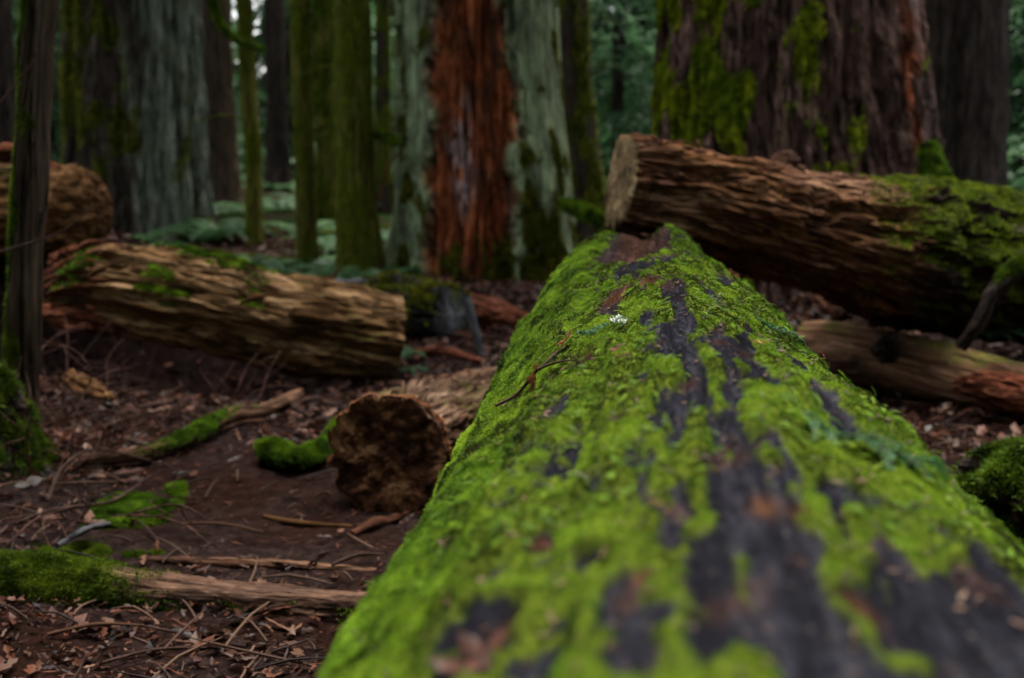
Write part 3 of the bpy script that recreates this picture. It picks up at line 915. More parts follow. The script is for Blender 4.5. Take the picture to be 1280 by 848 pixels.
def grey_log():
    root = thing('grey_log', at(480, 430, 9), 'weathered grey log with a blackened mossy end behind the tan log', 'log')
    px = [(330, 398, 9.4), (420, 392, 9.2), (500, 392, 8.9), (565, 398, 8.6)]
    t = Tube([at(*p) for p in px], [0.20, 0.22, 0.235, 0.20], 200, 180, disp_rot(0.035, 1.3, 0.022, 0.05), seed=31.0)
    dk = sstep(0.75, 0.95, t.S + 0.1 * fbm(t.lc[..., 1] * 6, t.lc[..., 2] * 6, 0, 3))
    m = wood_mat('grey_log_wood', (0.03, 0.03, 0.034), (0.12, 0.12, 0.135), (0.30, 0.31, 0.33), rotc=((0.006, 0.005, 0.005), (0.018, 0.015, 0.014), (0.05, 0.045, 0.04)))
    um = up_mask(t, 0.6, 5) * dk
    t.mesh('trunk', m, root, {'moss': um * .6, 'rot': dk, 'pale': np.zeros_like(dk)})
    moss_part(t, (um + 0.12 * dk) * (t.SN[..., 2] > 0), 1800, 0.03, 0.010, M_MOSSF, root)['kind'] = 'stuff'
grey_log()
simple_tube('dead_stick', 'short dark stick propped against the blackened end of the grey log', 'branch',
    [at(582, 372, 8.2), at(592, 405, 8.15), at(602, 442, 8.1)], [0.03, 0.028, 0.02], M_GREY, 40, 16, disp_rot(0.008, 4, 0.006, 0.012))
simple_tube('dead_stick', 'pale thin dead stick poking up behind the tan log', 'branch',
    [at(405, 372, 8.6), at(414, 352, 8.6), at(425, 334, 8.6)], [0.016, 0.012, 0.008], M_TAN, 30, 12)
simple_tube('dead_stick', 'dark red root lying on the soil before the blackened log end', 'branch',
    [at(520, 440, 7.9), at(560, 440, 7.8), at(600, 452, 7.6)], [0.02, 0.03, 0.015], M_SHARD, 40, 16, disp_rot(0.008, 4, 0.006, 0.012))

# small log across the lower left, half of it under moss
def small_log():
    px = [(-130, 714, 3.95), (0, 726, 3.85), (120, 737, 3.8), (250, 750, 3.72), (360, 758, 3.68), (450, 763, 3.62), (520, 768, 3.6)]
    def mm(t):
        n = fbm(t.lc[..., 0] * 6, t.lc[..., 1] * 30, t.lc[..., 2] * 30, 4)
        thick = sstep(0.88, 0.64, t.S + 0.10 * n)
        low = sstep(0.2, -0.3, t.SN[..., 2]) * sstep(-0.1, 0.25, n) * 0.8
        return np.maximum(thick * sstep(-0.75, -0.3, t.SN[..., 2]), low * (t.SN[..., 1] < 0.2))
    root = thing('small_log', at(250, 778, 3.72), 'thin pale log across the lower left with its left part under thick moss', 'log')
    base = disp_rot(0.006, 3, 0.004, 0.01)
    def d(S, TH, lc, R):
        return base(S, TH, lc, R) + 0.012 * sstep(0.88, 0.62, S) * (1 + fbm(lc[..., 0] * 9, lc[..., 1] * 12, lc[..., 2] * 12, 3))
    t = Tube([at(*p) for p in px], [0.078, 0.074, 0.070, 0.064, 0.056, 0.050, 0.042], 500, 110, d, seed=41)
    M = mm(t)
    m = wood_mat('pale_stripped_wood', (0.018, 0.010, 0.007), (0.09, 0.048, 0.031), (0.28, 0.165, 0.11), blotch=(0.035, 0.023, 0.019), sc=2.5, bump=0.003)
    t.mesh('trunk', m, root, {'moss': M})
    moss_part(t, M, 26000, 0.012, 0.0028, M_MOSS2, root, 4, 0.9)['kind'] = 'stuff'
small_log()

def gp(x, y, dz=0.0):
    """point on the uneven ground under a photo pixel"""
    Y = 5.0
    for _ in range(12):
        p = at(x, y, Y)
        d = ray(x, y)
        g = float(gz(p[0], p[1]))
        Y = Y + (p[2] - g) * 0.8 * d[1] / -d[2]
    p = at(x, y, Y)
    p[2] = float(gz(p[0], p[1])) + dz
    return p

simple_tube('half_buried_stick', 'flat pale stick half buried in the path above the small log', 'branch',
    [gp(175, 700, .0), gp(260, 706, .008), gp(350, 709, .006), gp(470, 714, .0)], [0.008, 0.016, 0.015, 0.008], M_BROWN, 120, 20, disp_rot(0.004, 5, 0.003, 0.008))
simple_tube('fallen_branch', 'long dead branch with a mossy middle slanting towards the tan log', 'branch',
    [gp(100, 588, .03), gp(180, 580, .04), gp(235, 562, .05), gp(290, 535, .06), at(330, 512, 6.25), at(374, 492, 6.7)], [0.018, 0.028, 0.034, 0.030, 0.028], M_BROWN, 160, 24,
    disp_rot(0.008, 4, 0.006, 0.01), lambda t: np.exp(-((t.S - 0.62) / 0.22) ** 2) * up_mask(t, -0.1, 8), mossn=2600, mossL=0.016, mossmat=M_MOSS, seed=7)
simple_tube('mossy_stub', 'short bright mossy limb curled on the path beside the round sawn log', 'branch',
    [gp(322, 583, .05), gp(345, 582, .055), gp(372, 590, .05), gp(400, 580, .05), gp(425, 548, .05)], [0.040, 0.052, 0.046, 0.036, 0.03], M_CHAR, 120, 40,
    disp_rot(0.012, 3, 0.006, 0.02), lambda t: sstep(-0.35, 0.1, t.SN[..., 2] + 0.2 * noise(t.S * 20, t.TH, 0)), mossn=11000, mossL=0.016, mossmat=M_MOSS, seed=9, hang=0.5)
simple_tube('grey_twig', 'lichen grey twig resting on the mossy end of the small log', 'branch',
    [gp(72, 706, .06), gp(105, 690, .07), gp(138, 676, .06)], [0.008, 0.010, 0.007], M_GREY, 40, 12, disp_rot(0.004, 6, 0.002, 0.008), seed=3)
simple_tube('bark_strip', 'thin orange bark strip on the path left of the round sawn log', 'branch',
    [gp(330, 648, .008), gp(365, 657, .012), gp(440, 660, .006)], [0.006, 0.012, 0.005], M_TAN, 40, 10)
simple_tube('bark_strip', 'broad tan bark strip on the soil below the round sawn log', 'branch',
    [gp(440, 672, .008), gp(470, 662, .02), gp(505, 648, .012)], [0.010, 0.020, 0.010], M_RED, 40, 12, disp_rot(0.006, 5, 0.004, 0.01))

# mossy stumps at both sides
def stump(name, label, base, r, h, mossn, seed, mat=M_CHAR, mm=M_MOSS2, lean=(0, 0), L=0.02, W=0.006):
    root = thing(name, base, label, 'stump')
    def d(S, TH, lc, R):
        return 0.28 * r * np.maximum(0, np.cos(TH * 3 + seed)) * sstep(h * .8, 0, S) + 0.42 * r * fbm(S * 6 + seed, np.cos(TH) * 2.5, np.sin(TH) * 2.5, 5)
    b = np.array(base, float)
    ln = np.array([lean[0], lean[1], 0])
    t = Tube([b + [0, 0, -0.08], b + ln * .3 + [0, 0, h * .35], b + ln * .7 + [0, 0, h * .75], b + ln + [0, 0, h]], [r * 1.35, r * 1.0, r * .85, r * .22], 120, 140, d, ref=(0, 1, 0), seed=seed)
    M = sstep(-0.25, 0.4, t.SN[..., 2] * 0.9 + 1.3 * fbm(t.P[..., 0] * 7, t.P[..., 1] * 7, t.P[..., 2] * 7 + seed, 4) - 0.12)
    t.mesh('stump_wood', mat, root, {'moss': M})
    moss_part(t, M, mossn, L, W, mm, root, 4, 0.8)['kind'] = 'stuff'
    return t
stump('mossy_stump', 'low rotten stump with a mossy cap at the lower right edge', at(1285, 690, 4.3) * [1, 1, 0] + [0, 0, 0.0], 0.20, 0.34, 15000, 2.0, L=0.024)
stump('mossy_stump', 'mossy rotten stump leaning at the left edge below the thin trunk', [at(-6, 600, 5.2)[0], 5.2, 0.02], 0.15, 0.42, 20000, 5.0, lean=(-0.10, 0.05), L=0.026)

# moss on the soil
def soil_moss(label, x, y, rx, ry, n, seed, mat=M_MOSS2):
    c = gp(x, y)
    a, b = gp(x - rx, y), gp(x + rx, y)
    n_, f_ = gp(x, y + ry), gp(x, y - ry)
    Rx, Ry = abs(b[0] - a[0]) / 2, abs(f_[1] - n_[1]) / 2
    k = 90
    u = np.linspace(-1.9, 1.9, k)
    X, Y = np.meshgrid(c[0] + u * Rx, c[1] + u * Ry, indexing='ij')
    q = 1 - np.hypot((X - c[0]) / Rx, (Y - c[1]) / Ry) + 0.75 * fbm(X * 6 + seed, Y * 6, 0, 3)
    Mk = sstep(0.15, 0.7, q)
    Z = gz(X, Y) + 0.010 * fbm(X * 12, Y * 12, 1, 3) - 0.022 + 0.04 * Mk
    V = np.stack([X, Y, Z], -1)
    i = np.arange(k - 1)[:, None] * k; j = np.arange(k - 1)[None]
    Fq = np.stack([i + j, i + k + j, i + k + j + 1, i + j + 1], -1).reshape(-1, 4)
    keep = (Mk.ravel()[Fq].max(1) > 0.05)
    rnd = np.clip(0.3 + 0.3 * fbm(X * 20, Y * 20, 2, 2), 0, 1).ravel() * 0.5
    w_ = Mk.ravel(); cw = np.cumsum(w_); kk = np.searchsorted(cw, rng.random(n) * cw[-1])
    P = V.reshape(-1, 3)[kk] + np.c_[rng.normal(size=(n, 2)) * [Rx / k, Ry / k] * 1.2, np.zeros(n)]
    N = np.tile([0., 0., 1.], (n, 1)) + rng.normal(size=(n, 3)) * 0.15
    N /= np.linalg.norm(N, axis=1)[:, None]
    V2, Q2, r2 = tufts(P, N, 0.016, 0.004, 4, 1.0, 0.0, np.clip(0.5 + 0.5 * fbm(P[:, 0] * 9, P[:, 1] * 9, 1, 2), 0, 1))
    o = mk('moss_patch', np.concatenate([V.reshape(-1, 3), V2]), [Fq[keep], Q2 + k * k], mat, None, {'rnd': np.concatenate([rnd, r2])}, smooth=False)
    tag(o, label, 'moss', kind='stuff')
soil_moss('bright green moss patch on the soil by the fallen branch', 160, 640, 62, 34, 9000, 1, M_MOSS)
soil_moss('dull moss patch on the soil just above the small log', 115, 690, 130, 14, 6000, 2)

# ------------------------------------------------------------------ litter
def leaves(P, size, rnd, tilt=0.5):
    n = len(P)
    yaw = rng.random(n) * 2 * PI
    N = np.stack([rng.normal(size=n) * tilt, rng.normal(size=n) * tilt, np.ones(n)], -1)
    N /= np.linalg.norm(N, axis=1)[:, None]
    a = np.stack([np.cos(yaw), np.sin(yaw), np.zeros(n)], -1)
    T = a - (a * N).sum(1)[:, None] * N; T /= np.linalg.norm(T, axis=1)[:, None]
    B = np.cross(N, T)
    l = (size * (0.5 + rng.random(n)))[:, None]
    w_ = l * (0.25 + 0.35 * rng.random(n))[:, None]
    cu = (rng.random(n)[:, None] - 0.2) * 0.6
    def pt(u, v, h):
        return P + T * l * u + B * w_ * v + N * l * cu * h
    # base, two jagged side lobes each side, tip, and a folded midrib
    pts = [pt(-1, 0, .3), pt(-.45, .75, .8), pt(-.1, .45, .3), pt(.25, 1.0, .9), pt(1.05, 0.05, .6), pt(.3, -1.0, .9), pt(-.05, -.4, .3), pt(-.5, -.8, .8), pt(-.2, 0, 0), pt(.4, 0, .05)]
    V = np.stack(pts, 1).reshape(-1, 3)
    k = np.arange(n)[:, None] * 10
    q = [(0, 8, 2, 1), (8, 9, 3, 2), (0, 7, 6, 8), (8, 6, 5, 9)]
    tri = [(9, 4, 3), (9, 5, 4)]
    return V, [np.concatenate([k + np.array([a_]) for a_ in q]), np.concatenate([k + np.array([a_]) for a_ in tri])], np.repeat(rnd, 10)

def build_litter():
    # leaf fall: thin on the trodden path, thick under the logs
    n = 100000
    X = rng.uniform(-6, 6.5, n); Y = 2.6 + 12.5 * rng.random(n) ** 1.15
    path = np.exp(-((X + 0.90) / 0.75) ** 4) * sstep(6.2, 5.3, Y) * sstep(3.7, 4.1, Y)
    inview = np.abs(X) < 0.6 + Y * 0.46
    dens = 0.45 + 0.75 * sstep(-0.3, 0.5, fbm(X * 1.3, Y * 1.3, 7, 3))
    keep = (rng.random(n) > path * 0.97) & (rng.random(n) > 0.9 * hollow(X, Y)) & inview & (rng.random(n) < dens)
    X, Y = X[keep], Y[keep]
    P = np.stack([X, Y, gz(X, Y) + 0.012 + 0.012 * rng.random(len(X))], -1)
    V, Fl, r = leaves(P, (0.013 + 0.028 * rng.random(len(X)) ** 1.5) * (0.8 + 0.5 * sstep(4, 6, Y)), rng.random(len(X)), 0.4)
    o = mk('leaf_litter', V, Fl, M_LITTER, None, {'rnd': r}, smooth=False)
    tag(o, 'brown and reddish fallen leaves strewn over the soil', 'leaf litter', kind='stuff')
    # bits of bark, needles and twiglets
    n = 42000
    X = rng.uniform(-4.5, 4.5, n); Y = 2.6 + 7 * rng.random(n)
    k = (np.abs(X) < 0.5 + Y * 0.45) & (rng.random(n) > 0.8 * np.exp(-((X + 0.90) / 0.7) ** 4) * sstep(6.2, 5.3, Y) * sstep(3.7, 4.1, Y))
    X, Y = X[k], Y[k]
    P = np.stack([X, Y, gz(X, Y) + 0.008 + 0.01 * rng.random(len(X))], -1)
    N = np.tile([0., 0., 1.], (len(X), 1))
    V, Q, r = chips(P, N, 0.016, 0.0035)
    o = mk('soil_debris', V, Q, M_LITTER, None, {'rnd': r * 0.8}, smooth=False)
    tag(o, 'fine bark bits and needles scattered on the path', 'debris', kind='stuff')
    # little sticks, round enough to cast shadows
    n = 1000
    Vs, Fs, rs = [], [], []
    off = 0
    for q in range(n):
        y = 2.7 + 7 * random.random(); x = random.uniform(-1, 1) * (0.5 + y * 0.42)
        if random.random() < 0.85 * math.exp(-((x + 0.9) / 0.6) ** 2) and 3.8 < y < 5.7:
            continue
        L = 0.03 + 0.16 * random.random() ** 2; a = random.random() * PI
        p0 = np.array([x, y, 0.0]); dv = np.array([math.cos(a), math.sin(a), 0]) * L
        bend = np.array([-dv[1], dv[0], 0]) * random.uniform(-.12, .12)
        pts = np.array([p0 - dv, p0 + bend, p0 + dv])
        pts[:, 2] = gz(pts[:, 0], pts[:, 1]) + np.array([0.012, 0.02 + 0.02 * random.random(), 0.012 + 0.03 * random.random()])
        t = Tube(pts, [0.0035, 0.004, 0.0015], 5, 5, ref=(0.05, 0.02, 1))
        Vs.append(t.P.reshape(-1, 3)); Fs.append(t.F + off); rs.append(np.full(25, random.random())); off += 25
    o = mk('twig_litter', np.concatenate(Vs), np.concatenate(Fs), M_TWIGR, None, {'rnd': np.concatenate(rs)})
    tag(o, 'small broken twigs littering the forest floor', 'twigs', kind='stuff')
build_litter()

# single leaves and sprigs lying on the great log
M_LOGLEAF = leaf_mat('log_leaf', [(0.03, 0.012, 0.007), (0.16, 0.045, 0.022), (0.38, 0.15, 0.075), (0.5, 0.3, 0.2)], 0.15, 0.45)
def log_leaf(x, y, size, label, yaw=0.4, shade=0.5, lift=0.018, name='dead_leaf'):
    p, nrm = main_surface(x, y)
    nrm = Vector(nrm)
    k = 40
    u = np.linspace(-1, 1, k)
    U, Vv = np.meshgrid(u, u, indexing='ij')
    ang = np.arctan2(Vv, U)
    rr = np.hypot(U, Vv)
    edge = 0.62 + 0.22 * np.cos(ang * 5) * (np.abs(np.sin(ang * .5)) * .6 + .4) + 0.06 * np.cos(ang * 17)
    X = U * edge; Y = Vv * edge * 0.75
    inside = rr <= 1.0
    Z = 0.10 * (X ** 2) + 0.18 * np.abs(Y) + 0.05 * np.sin(X * 7 + yaw) + 0.03 * np.cos(ang * 5) * rr
    V = np.stack([X, Y, Z], -1).reshape(-1, 3) * size
    q = nrm.to_track_quat('Z', 'Y').to_matrix() @ Matrix.Rotation(yaw, 3, 'Z')
    V = V @ np.array(q).T + (p + np.array(nrm) * lift)
    i = np.arange(k - 1)[:, None] * k; j = np.arange(k - 1)[None]
    Fq = np.stack([i + j, i + k + j, i + k + j + 1, i + j + 1], -1).reshape(-1, 4)
    Fq = Fq[inside.ravel()[Fq].all(1)]
    rv = np.clip(shade + 0.1 * fbm(X * 4, Y * 4, yaw, 3), 0, 1).ravel()
    o = mk(name, V, Fq, M_LOGLEAF, None, {'rnd': rv}, loc=p)
    tag(o, label, 'leaf')
log_leaf(708, 428, 0.038, 'reddish brown dead leaf high on the left flank of the mossy log', 0.3, 0.33)
log_leaf(668, 470, 0.042, 'orange brown dead leaf under the thin twig on the mossy log', 1.2, 0.42)
log_leaf(772, 441, 0.022, 'dark brown dead leaf in the sharp middle of the mossy log', 0.1, 0.08)
log_leaf(948, 448, 0.018, 'small tan dead leaf on the right of the sharp moss', 0.6, 0.6)
log_leaf(570, 812, 0.050, 'large blurred rust red leaf in the nearest hollow of the mossy log', 0.5, 0.0, 0.004)
log_leaf(815, 640, 0.010, 'tiny rust brown leaf scrap on the nearer crest of the mossy log', 0.9, 0.3, 0.006)
log_leaf(1052, 432, 0.020, 'small rusty leaf at the right brow of the mossy log', 0.9, 0.35)

def log_twig():
    pts = []
    for x, y in [(608, 513), (632, 492), (650, 478), (672, 468), (690, 459), (706, 457)]:
        p, n_ = main_surface(x, y)
        pts.append(p + n_ * 0.016)
    root = thing('thin_twig', pts[2], 'thin dark bent twig lying over the moss of the great log', 'twig')
    t = Tube(pts, [0.0025, 0.003, 0.003, 0.0026, 0.002, 0.001], 60, 8, ref=(0.2, 0.3, 1))
    t.mesh('stem', M_TWIG, root)
    s_ = Tube([pts[3], pts[3] + [0.03, 0.05, 0.02], pts[3] + [0.05, 0.12, 0.02]], [0.002, 0.0016, 0.0008], 20, 6, ref=(0.2, 0.3, 1))
    s_.mesh('side_shoot', M_TWIG, root)
log_twig()

def sprig(label, pix, W=0.018, n=60, side=0.05):
    pts = []
    for x, y in pix:
        p, nn = main_surface(x, y); pts.append(p + nn * 0.013)
    C = spline(np.array(pts), np.linspace(0, 1, n))
    root = thing('conifer_sprig', pts[1], label, 'sprig')
    Nn = main_surface(*pix[len(pix) // 2])[1]
    T = np.gradient(C, axis=0); T /= np.linalg.norm(T, axis=1)[:, None]
    B0 = np.cross(T, Nn)
    axes = [C]
    for q, k in enumerate(range(3, n - 4, max(3, n // 16))):
        sd = 1 if q % 2 else -1
        u = k / n
        l = side * math.sin(0.5 + 2.4 * u) * random.uniform(.7, 1.1)
        t_ = np.linspace(0, 1, 16)[:, None]
        axes.append(C[k] + (B0[k] * sd * .75 + T[k] * .75) * l * t_ + Nn * (0.006 * np.sin(t_ * 3) - 0.012 * t_ ** 2) + T[k] * l * .3 * t_ ** 2)
    Vs, rs, Sv, Sf, sl_, off = [], [], [], [], [], 0
    for ax in axes:
        t = Tube(ax[::3] if len(ax) > 20 else ax[::5], [0.0012, 0.0008], 16, 5, ref=(.1, .2, 1))
        Sv.append(t.P.reshape(-1, 3)); Sf.append(t.F + off); sl_.append(t.lc.reshape(-1, 3)); off += 80
        m_ = 3 * len(ax)
        c = spline(ax, np.linspace(0, 1, m_))
        tt = np.gradient(c, axis=0); tt /= np.linalg.norm(tt, axis=1)[:, None]
        bb = np.cross(tt, Nn)
        for s_ in (-1, 1):
            w_ = W * (0.6 + 0.5 * rng.random((m_, 1)))
            tip = c + s_ * bb * w_ + tt * w_ * 0.45 + Nn * 0.002 * rng.normal(size=(m_, 1))
            q = tt * 0.0006
            Vs.append(np.stack([c - q, c + q, tip + q * .6, tip - q * .6], 1)); rs.append(np.repeat(rng.random(m_), 4))
    mk('stem', np.concatenate(Sv), np.concatenate(Sf), M_TWIG, root, {'lc': np.concatenate(sl_)})
    V = np.concatenate(Vs).reshape(-1, 3)
    mk('needles', V, np.arange(len(V)).reshape(-1, 4), M_SPRIG, root, {'rnd': np.concatenate(rs)}, smooth=False)
sprig('long blue green conifer sprig on the right flank of the mossy log', [(1000, 530), (1040, 548), (1085, 566), (1130, 590), (1165, 600)], 0.008, 60, 0.055)
sprig('short dark green conifer sprig near the left leaf on the mossy log', [(722, 424), (735, 416), (748, 408)], 0.006, 30, 0.03)
sprig('fine green conifer sprig along the right brow of the mossy log', [(948, 388), (978, 398), (1005, 405), (1028, 418)], 0.006, 40, 0.035)

def lichen_bit():
    p, n_ = main_surface(770, 408)
    N = 55
    P = p + rng.normal(size=(N, 3)) * [0.007, 0.013, 0.002] + n_ * 0.012
    V, Q, r = tufts(P, np.tile(n_, (N, 1)), 0.006, 0.004, 3, 1.2)
    m = leaf_mat('pale_lichen', [(0.25, 0.30, 0.25), (0.45, 0.50, 0.42), (0.65, 0.70, 0.62)], 0.1)
    o = mk('lichen_scrap', V, Q, m, None, {'rnd': r}, smooth=False, loc=p)
    tag(o, 'pale scrap of lichen on the crest of the mossy log', 'lichen')
lichen_bit()

# ------------------------------------------------------------------ trees
def spray_crown(h0, h1, R0, R1, nb, nl, size, seed, droop=0.35, gap=0.2):
    """conifer crown: drooping limbs carrying flat sprays of needles; verts, quads, rnd"""
    g = np.random.default_rng(seed)
    Vs, rs = [], []
    for b in range(nb):
        u = (b + g.random()) / nb
        h = h0 + (h1 - h0) * u
        if g.random() < gap:
            continue
        R = (R0 * (1 - u) + R1 * u) * (0.55 + 0.6 * g.random())
        az = g.random() * 2 * PI
        dv = np.array([math.cos(az), math.sin(az), 0]); sv = np.array([-dv[1], dv[0], 0])
        t = g.random(nl) ** 0.7
        fan = g.normal(size=nl) * 0.16 * (0.3 + t)
        c = dv * (R * t)[:, None] + sv * (R * fan)[:, None]
        c[:, 2] = h + 0.12 * R * t - droop * R * t ** 2 - 0.25 * R * np.abs(fan) + 0.04 * R * g.normal(size=nl)
        s = size * (0.5 + g.random(nl))[:, None]
        d = dv * 0.7 + sv * (fan * 4)[:, None] + g.normal(size=(nl, 3)) * 0.35
        d[:, 2] -= 0.45
        d /= np.linalg.norm(d, axis=1)[:, None]
        e = np.cross(d, g.normal(size=(nl, 3)) * 0.5 + [0, 0, 1]); e /= np.linalg.norm(e, axis=1)[:, None]
        Vs.append(np.stack([c - d * s, c + e * s * .32, c + d * s, c - e * s * .32], 1))
        tone = np.clip(g.normal(0.45, 0.18) + 0.12 * g.normal(size=nl), 0, 1)
        rs.append(np.repeat(tone, 4))
    V = np.concatenate(Vs).reshape(-1, 3)
    return V, np.arange(len(V)).reshape(-1, 4), np.concatenate(rs)

V_, Q_, r_ = spray_crown(9.0, 20, 3.4, 0.8, 60, 90, 0.20, 1)
HIGH = mk('crown', V_, Q_, M_NEEDLE, None, {'rnd': r_}, smooth=False)
HIGH_ME = HIGH.data
bpy.data.objects.remove(HIGH)

def crown_copy(parent, scale=1.0, rz=0.0, zoff=0.0):
    o = bpy.data.objects.new('crown', HIGH_ME)
    COL.objects.link(o)
    o.parent = parent
    o.location = (0, 0, zoff)
    o.scale = (scale,) * 3
    o.rotation_euler = (0, 0, rz)
    return o

def base_at(x, Y):
    p = at(x, 171, Y)
    return np.array([p[0], Y, float(gz(p[0], Y))])

M_TREEDARK = wood_mat('dark_tree_bark', (0.010, 0.008, 0.007), (0.035, 0.026, 0.022), (0.09, 0.065, 0.055), sc=1.0, bump=0.02, stretch=0.06)
M_TREEGREEN = wood_mat('algae_green_bark', (0.016, 0.016, 0.003), (0.085, 0.082, 0.014), (0.18, 0.17, 0.035), sc=1.6, bump=0.008, stretch=0.06)
M_TREEBROWN = wood_mat('brown_tree_bark', (0.012, 0.008, 0.005), (0.05, 0.034, 0.022), (0.12, 0.085, 0.06), sc=0.9, bump=0.02, stretch=0.06)

def trunk_path(b, top, sway, H, n=7, seed=0):
    g = np.random.default_rng(seed)
    z = np.array([-0.15, 0.25, 0.9, 1.9, 3.2, 6.0, H])
    P = [b + np.array([top[0] * q / 3.2 + g.normal() * sway * (q > 0.5), top[1] * q / 3.2 + g.normal() * sway * (q > 0.5), q - 0]) for q in z]
    return np.array(P), z

def tree(name, label, x, Y, wpx, mat, lean=0.0, flare=1.25, H=14, moss=0, side=0.0, seed=1, group=None, sway=0.01, crown=True, mossL=0.03, mmat=None, ridge_amp=0.05, ns=200, nt=100):
    b = base_at(x, Y)
    r = wpx / 2 / F * Y
    P, z = trunk_path(b, (lean, 0), sway, H, seed=seed)
    rad = np.array([flare * 1.15, flare, 1 + (flare - 1) * .35, 1.0, 0.97, 0.85, 0.35]) * r
    def d(S, TH, lc, R):
        return R * (ridge_amp * ridge(lc[..., 0] * 1.2, lc[..., 1] / r * 2.6, lc[..., 2] / r * 2.6, 3) + 0.05 * fbm(lc[..., 0] * 1.5, np.cos(TH), np.sin(TH), 3)
            + 0.22 * np.maximum(0, np.cos(TH * 5 + seed)) * sstep(0.9, 0, S) * (flare > 1.15))
    t = Tube(P, rad, ns, nt, d, ref=(0, 1, 0), seed=seed * 1.7)
    # cluster samples in the part that shows: keep a uniform path but short
    root = thing(name, b, label, 'tree', group)
    nn = fbm(t.P[..., 0] * 5, t.P[..., 1] * 5, t.P[..., 2] * 2.2, 4)
    facing = t.N[..., 0] * side
    M = sstep(0.05, 0.45, nn + 0.3 * facing + (0.25 if moss else -1))
    t.mesh('trunk', mat, root, {'moss': M * 0.85})
    if moss:
        mk2 = M * (t.P[..., 2] < 5.0)
        moss_part(t, mk2, moss, mossL, mossL * 0.35, mmat or M_MOSSF, root, 3, 0.6)['kind'] = 'stuff'
    if mossL < 0.02 or name == 'dark_tree':
        g = np.random.default_rng(seed + 90)
        for q in range(5):
            h = g.uniform(0.9, 3.4) * Y / 14; az = g.uniform(-0.3, PI + 0.3) + (PI if g.random() < .5 else 0)
            c_ = b + np.array([lean * h / 3.2, 0, h]); dv = np.array([math.cos(az), math.sin(az) * .6, g.uniform(-.3, .5)])
            l = g.uniform(.25, .9)
            pts = [c_ + dv * r * .8, c_ + dv * (r + l * .4) + [0, 0, .03], c_ + dv * (r + l) + [0, 0, -.12 * l]]
            bt = Tube(pts, [0.013, 0.009, 0.004], 24, 8, ref=(0.11, 0.3, 0.2))
            bo = bt.mesh('branch', mat, root, {'moss': np.ones_like(bt.S) * (.6 if moss else 0)})
    if crown:
        crown_copy(root, max(0.55, min(1.2, r * 2.2 + 0.45)), seed)
    return root, t

# thin trunk in front at the left
def front_tree():
    b = [at(26, 560, 5.6)[0], 5.6, 0.1]
    P = [np.array(b) + [0.0, 0, -0.2], at(28, 480, 5.6), at(33, 330, 5.6), at(40, 200, 5.6), at(46, 60, 5.6), at(52, -60, 5.6)]
    top = P[-1]
    P += [top + [0.15, 0, 2.0], top + [0.3, 0.1, 6.5]]
    root = thing('slender_tree', b, 'slender dark trunk with moss down its left side at the left edge', 'tree')
    t = Tube(P, [0.085, 0.07, 0.066, 0.064, 0.064, 0.066, 0.05, 0.02], 320, 70, lambda S, TH, lc, R: 0.006 * ridge(lc[..., 0] * 3, lc[..., 1] * 50, lc[..., 2] * 50, 3) + 0.008 * fbm(lc[..., 0] * 3, lc[..., 1] * 9, lc[..., 2] * 9, 3), ref=(0, 1, 0), seed=51)
    nn = fbm(t.P[..., 0] * 8, t.P[..., 1] * 8, t.P[..., 2] * 3, 4)
    M = sstep(0.1, 0.5, nn * .8 - t.N[..., 0] * 0.75)
    t.mesh('trunk', M_TREEBROWN, root, {'moss': M * .8})
    moss_part(t, M * (t.P[..., 2] < 3), 9000, 0.014, 0.004, M_MOSS2, root, 4, 0.5)['kind'] = 'stuff'
    crown_copy(root, 0.42, 1.0, 2.0)
front_tree()

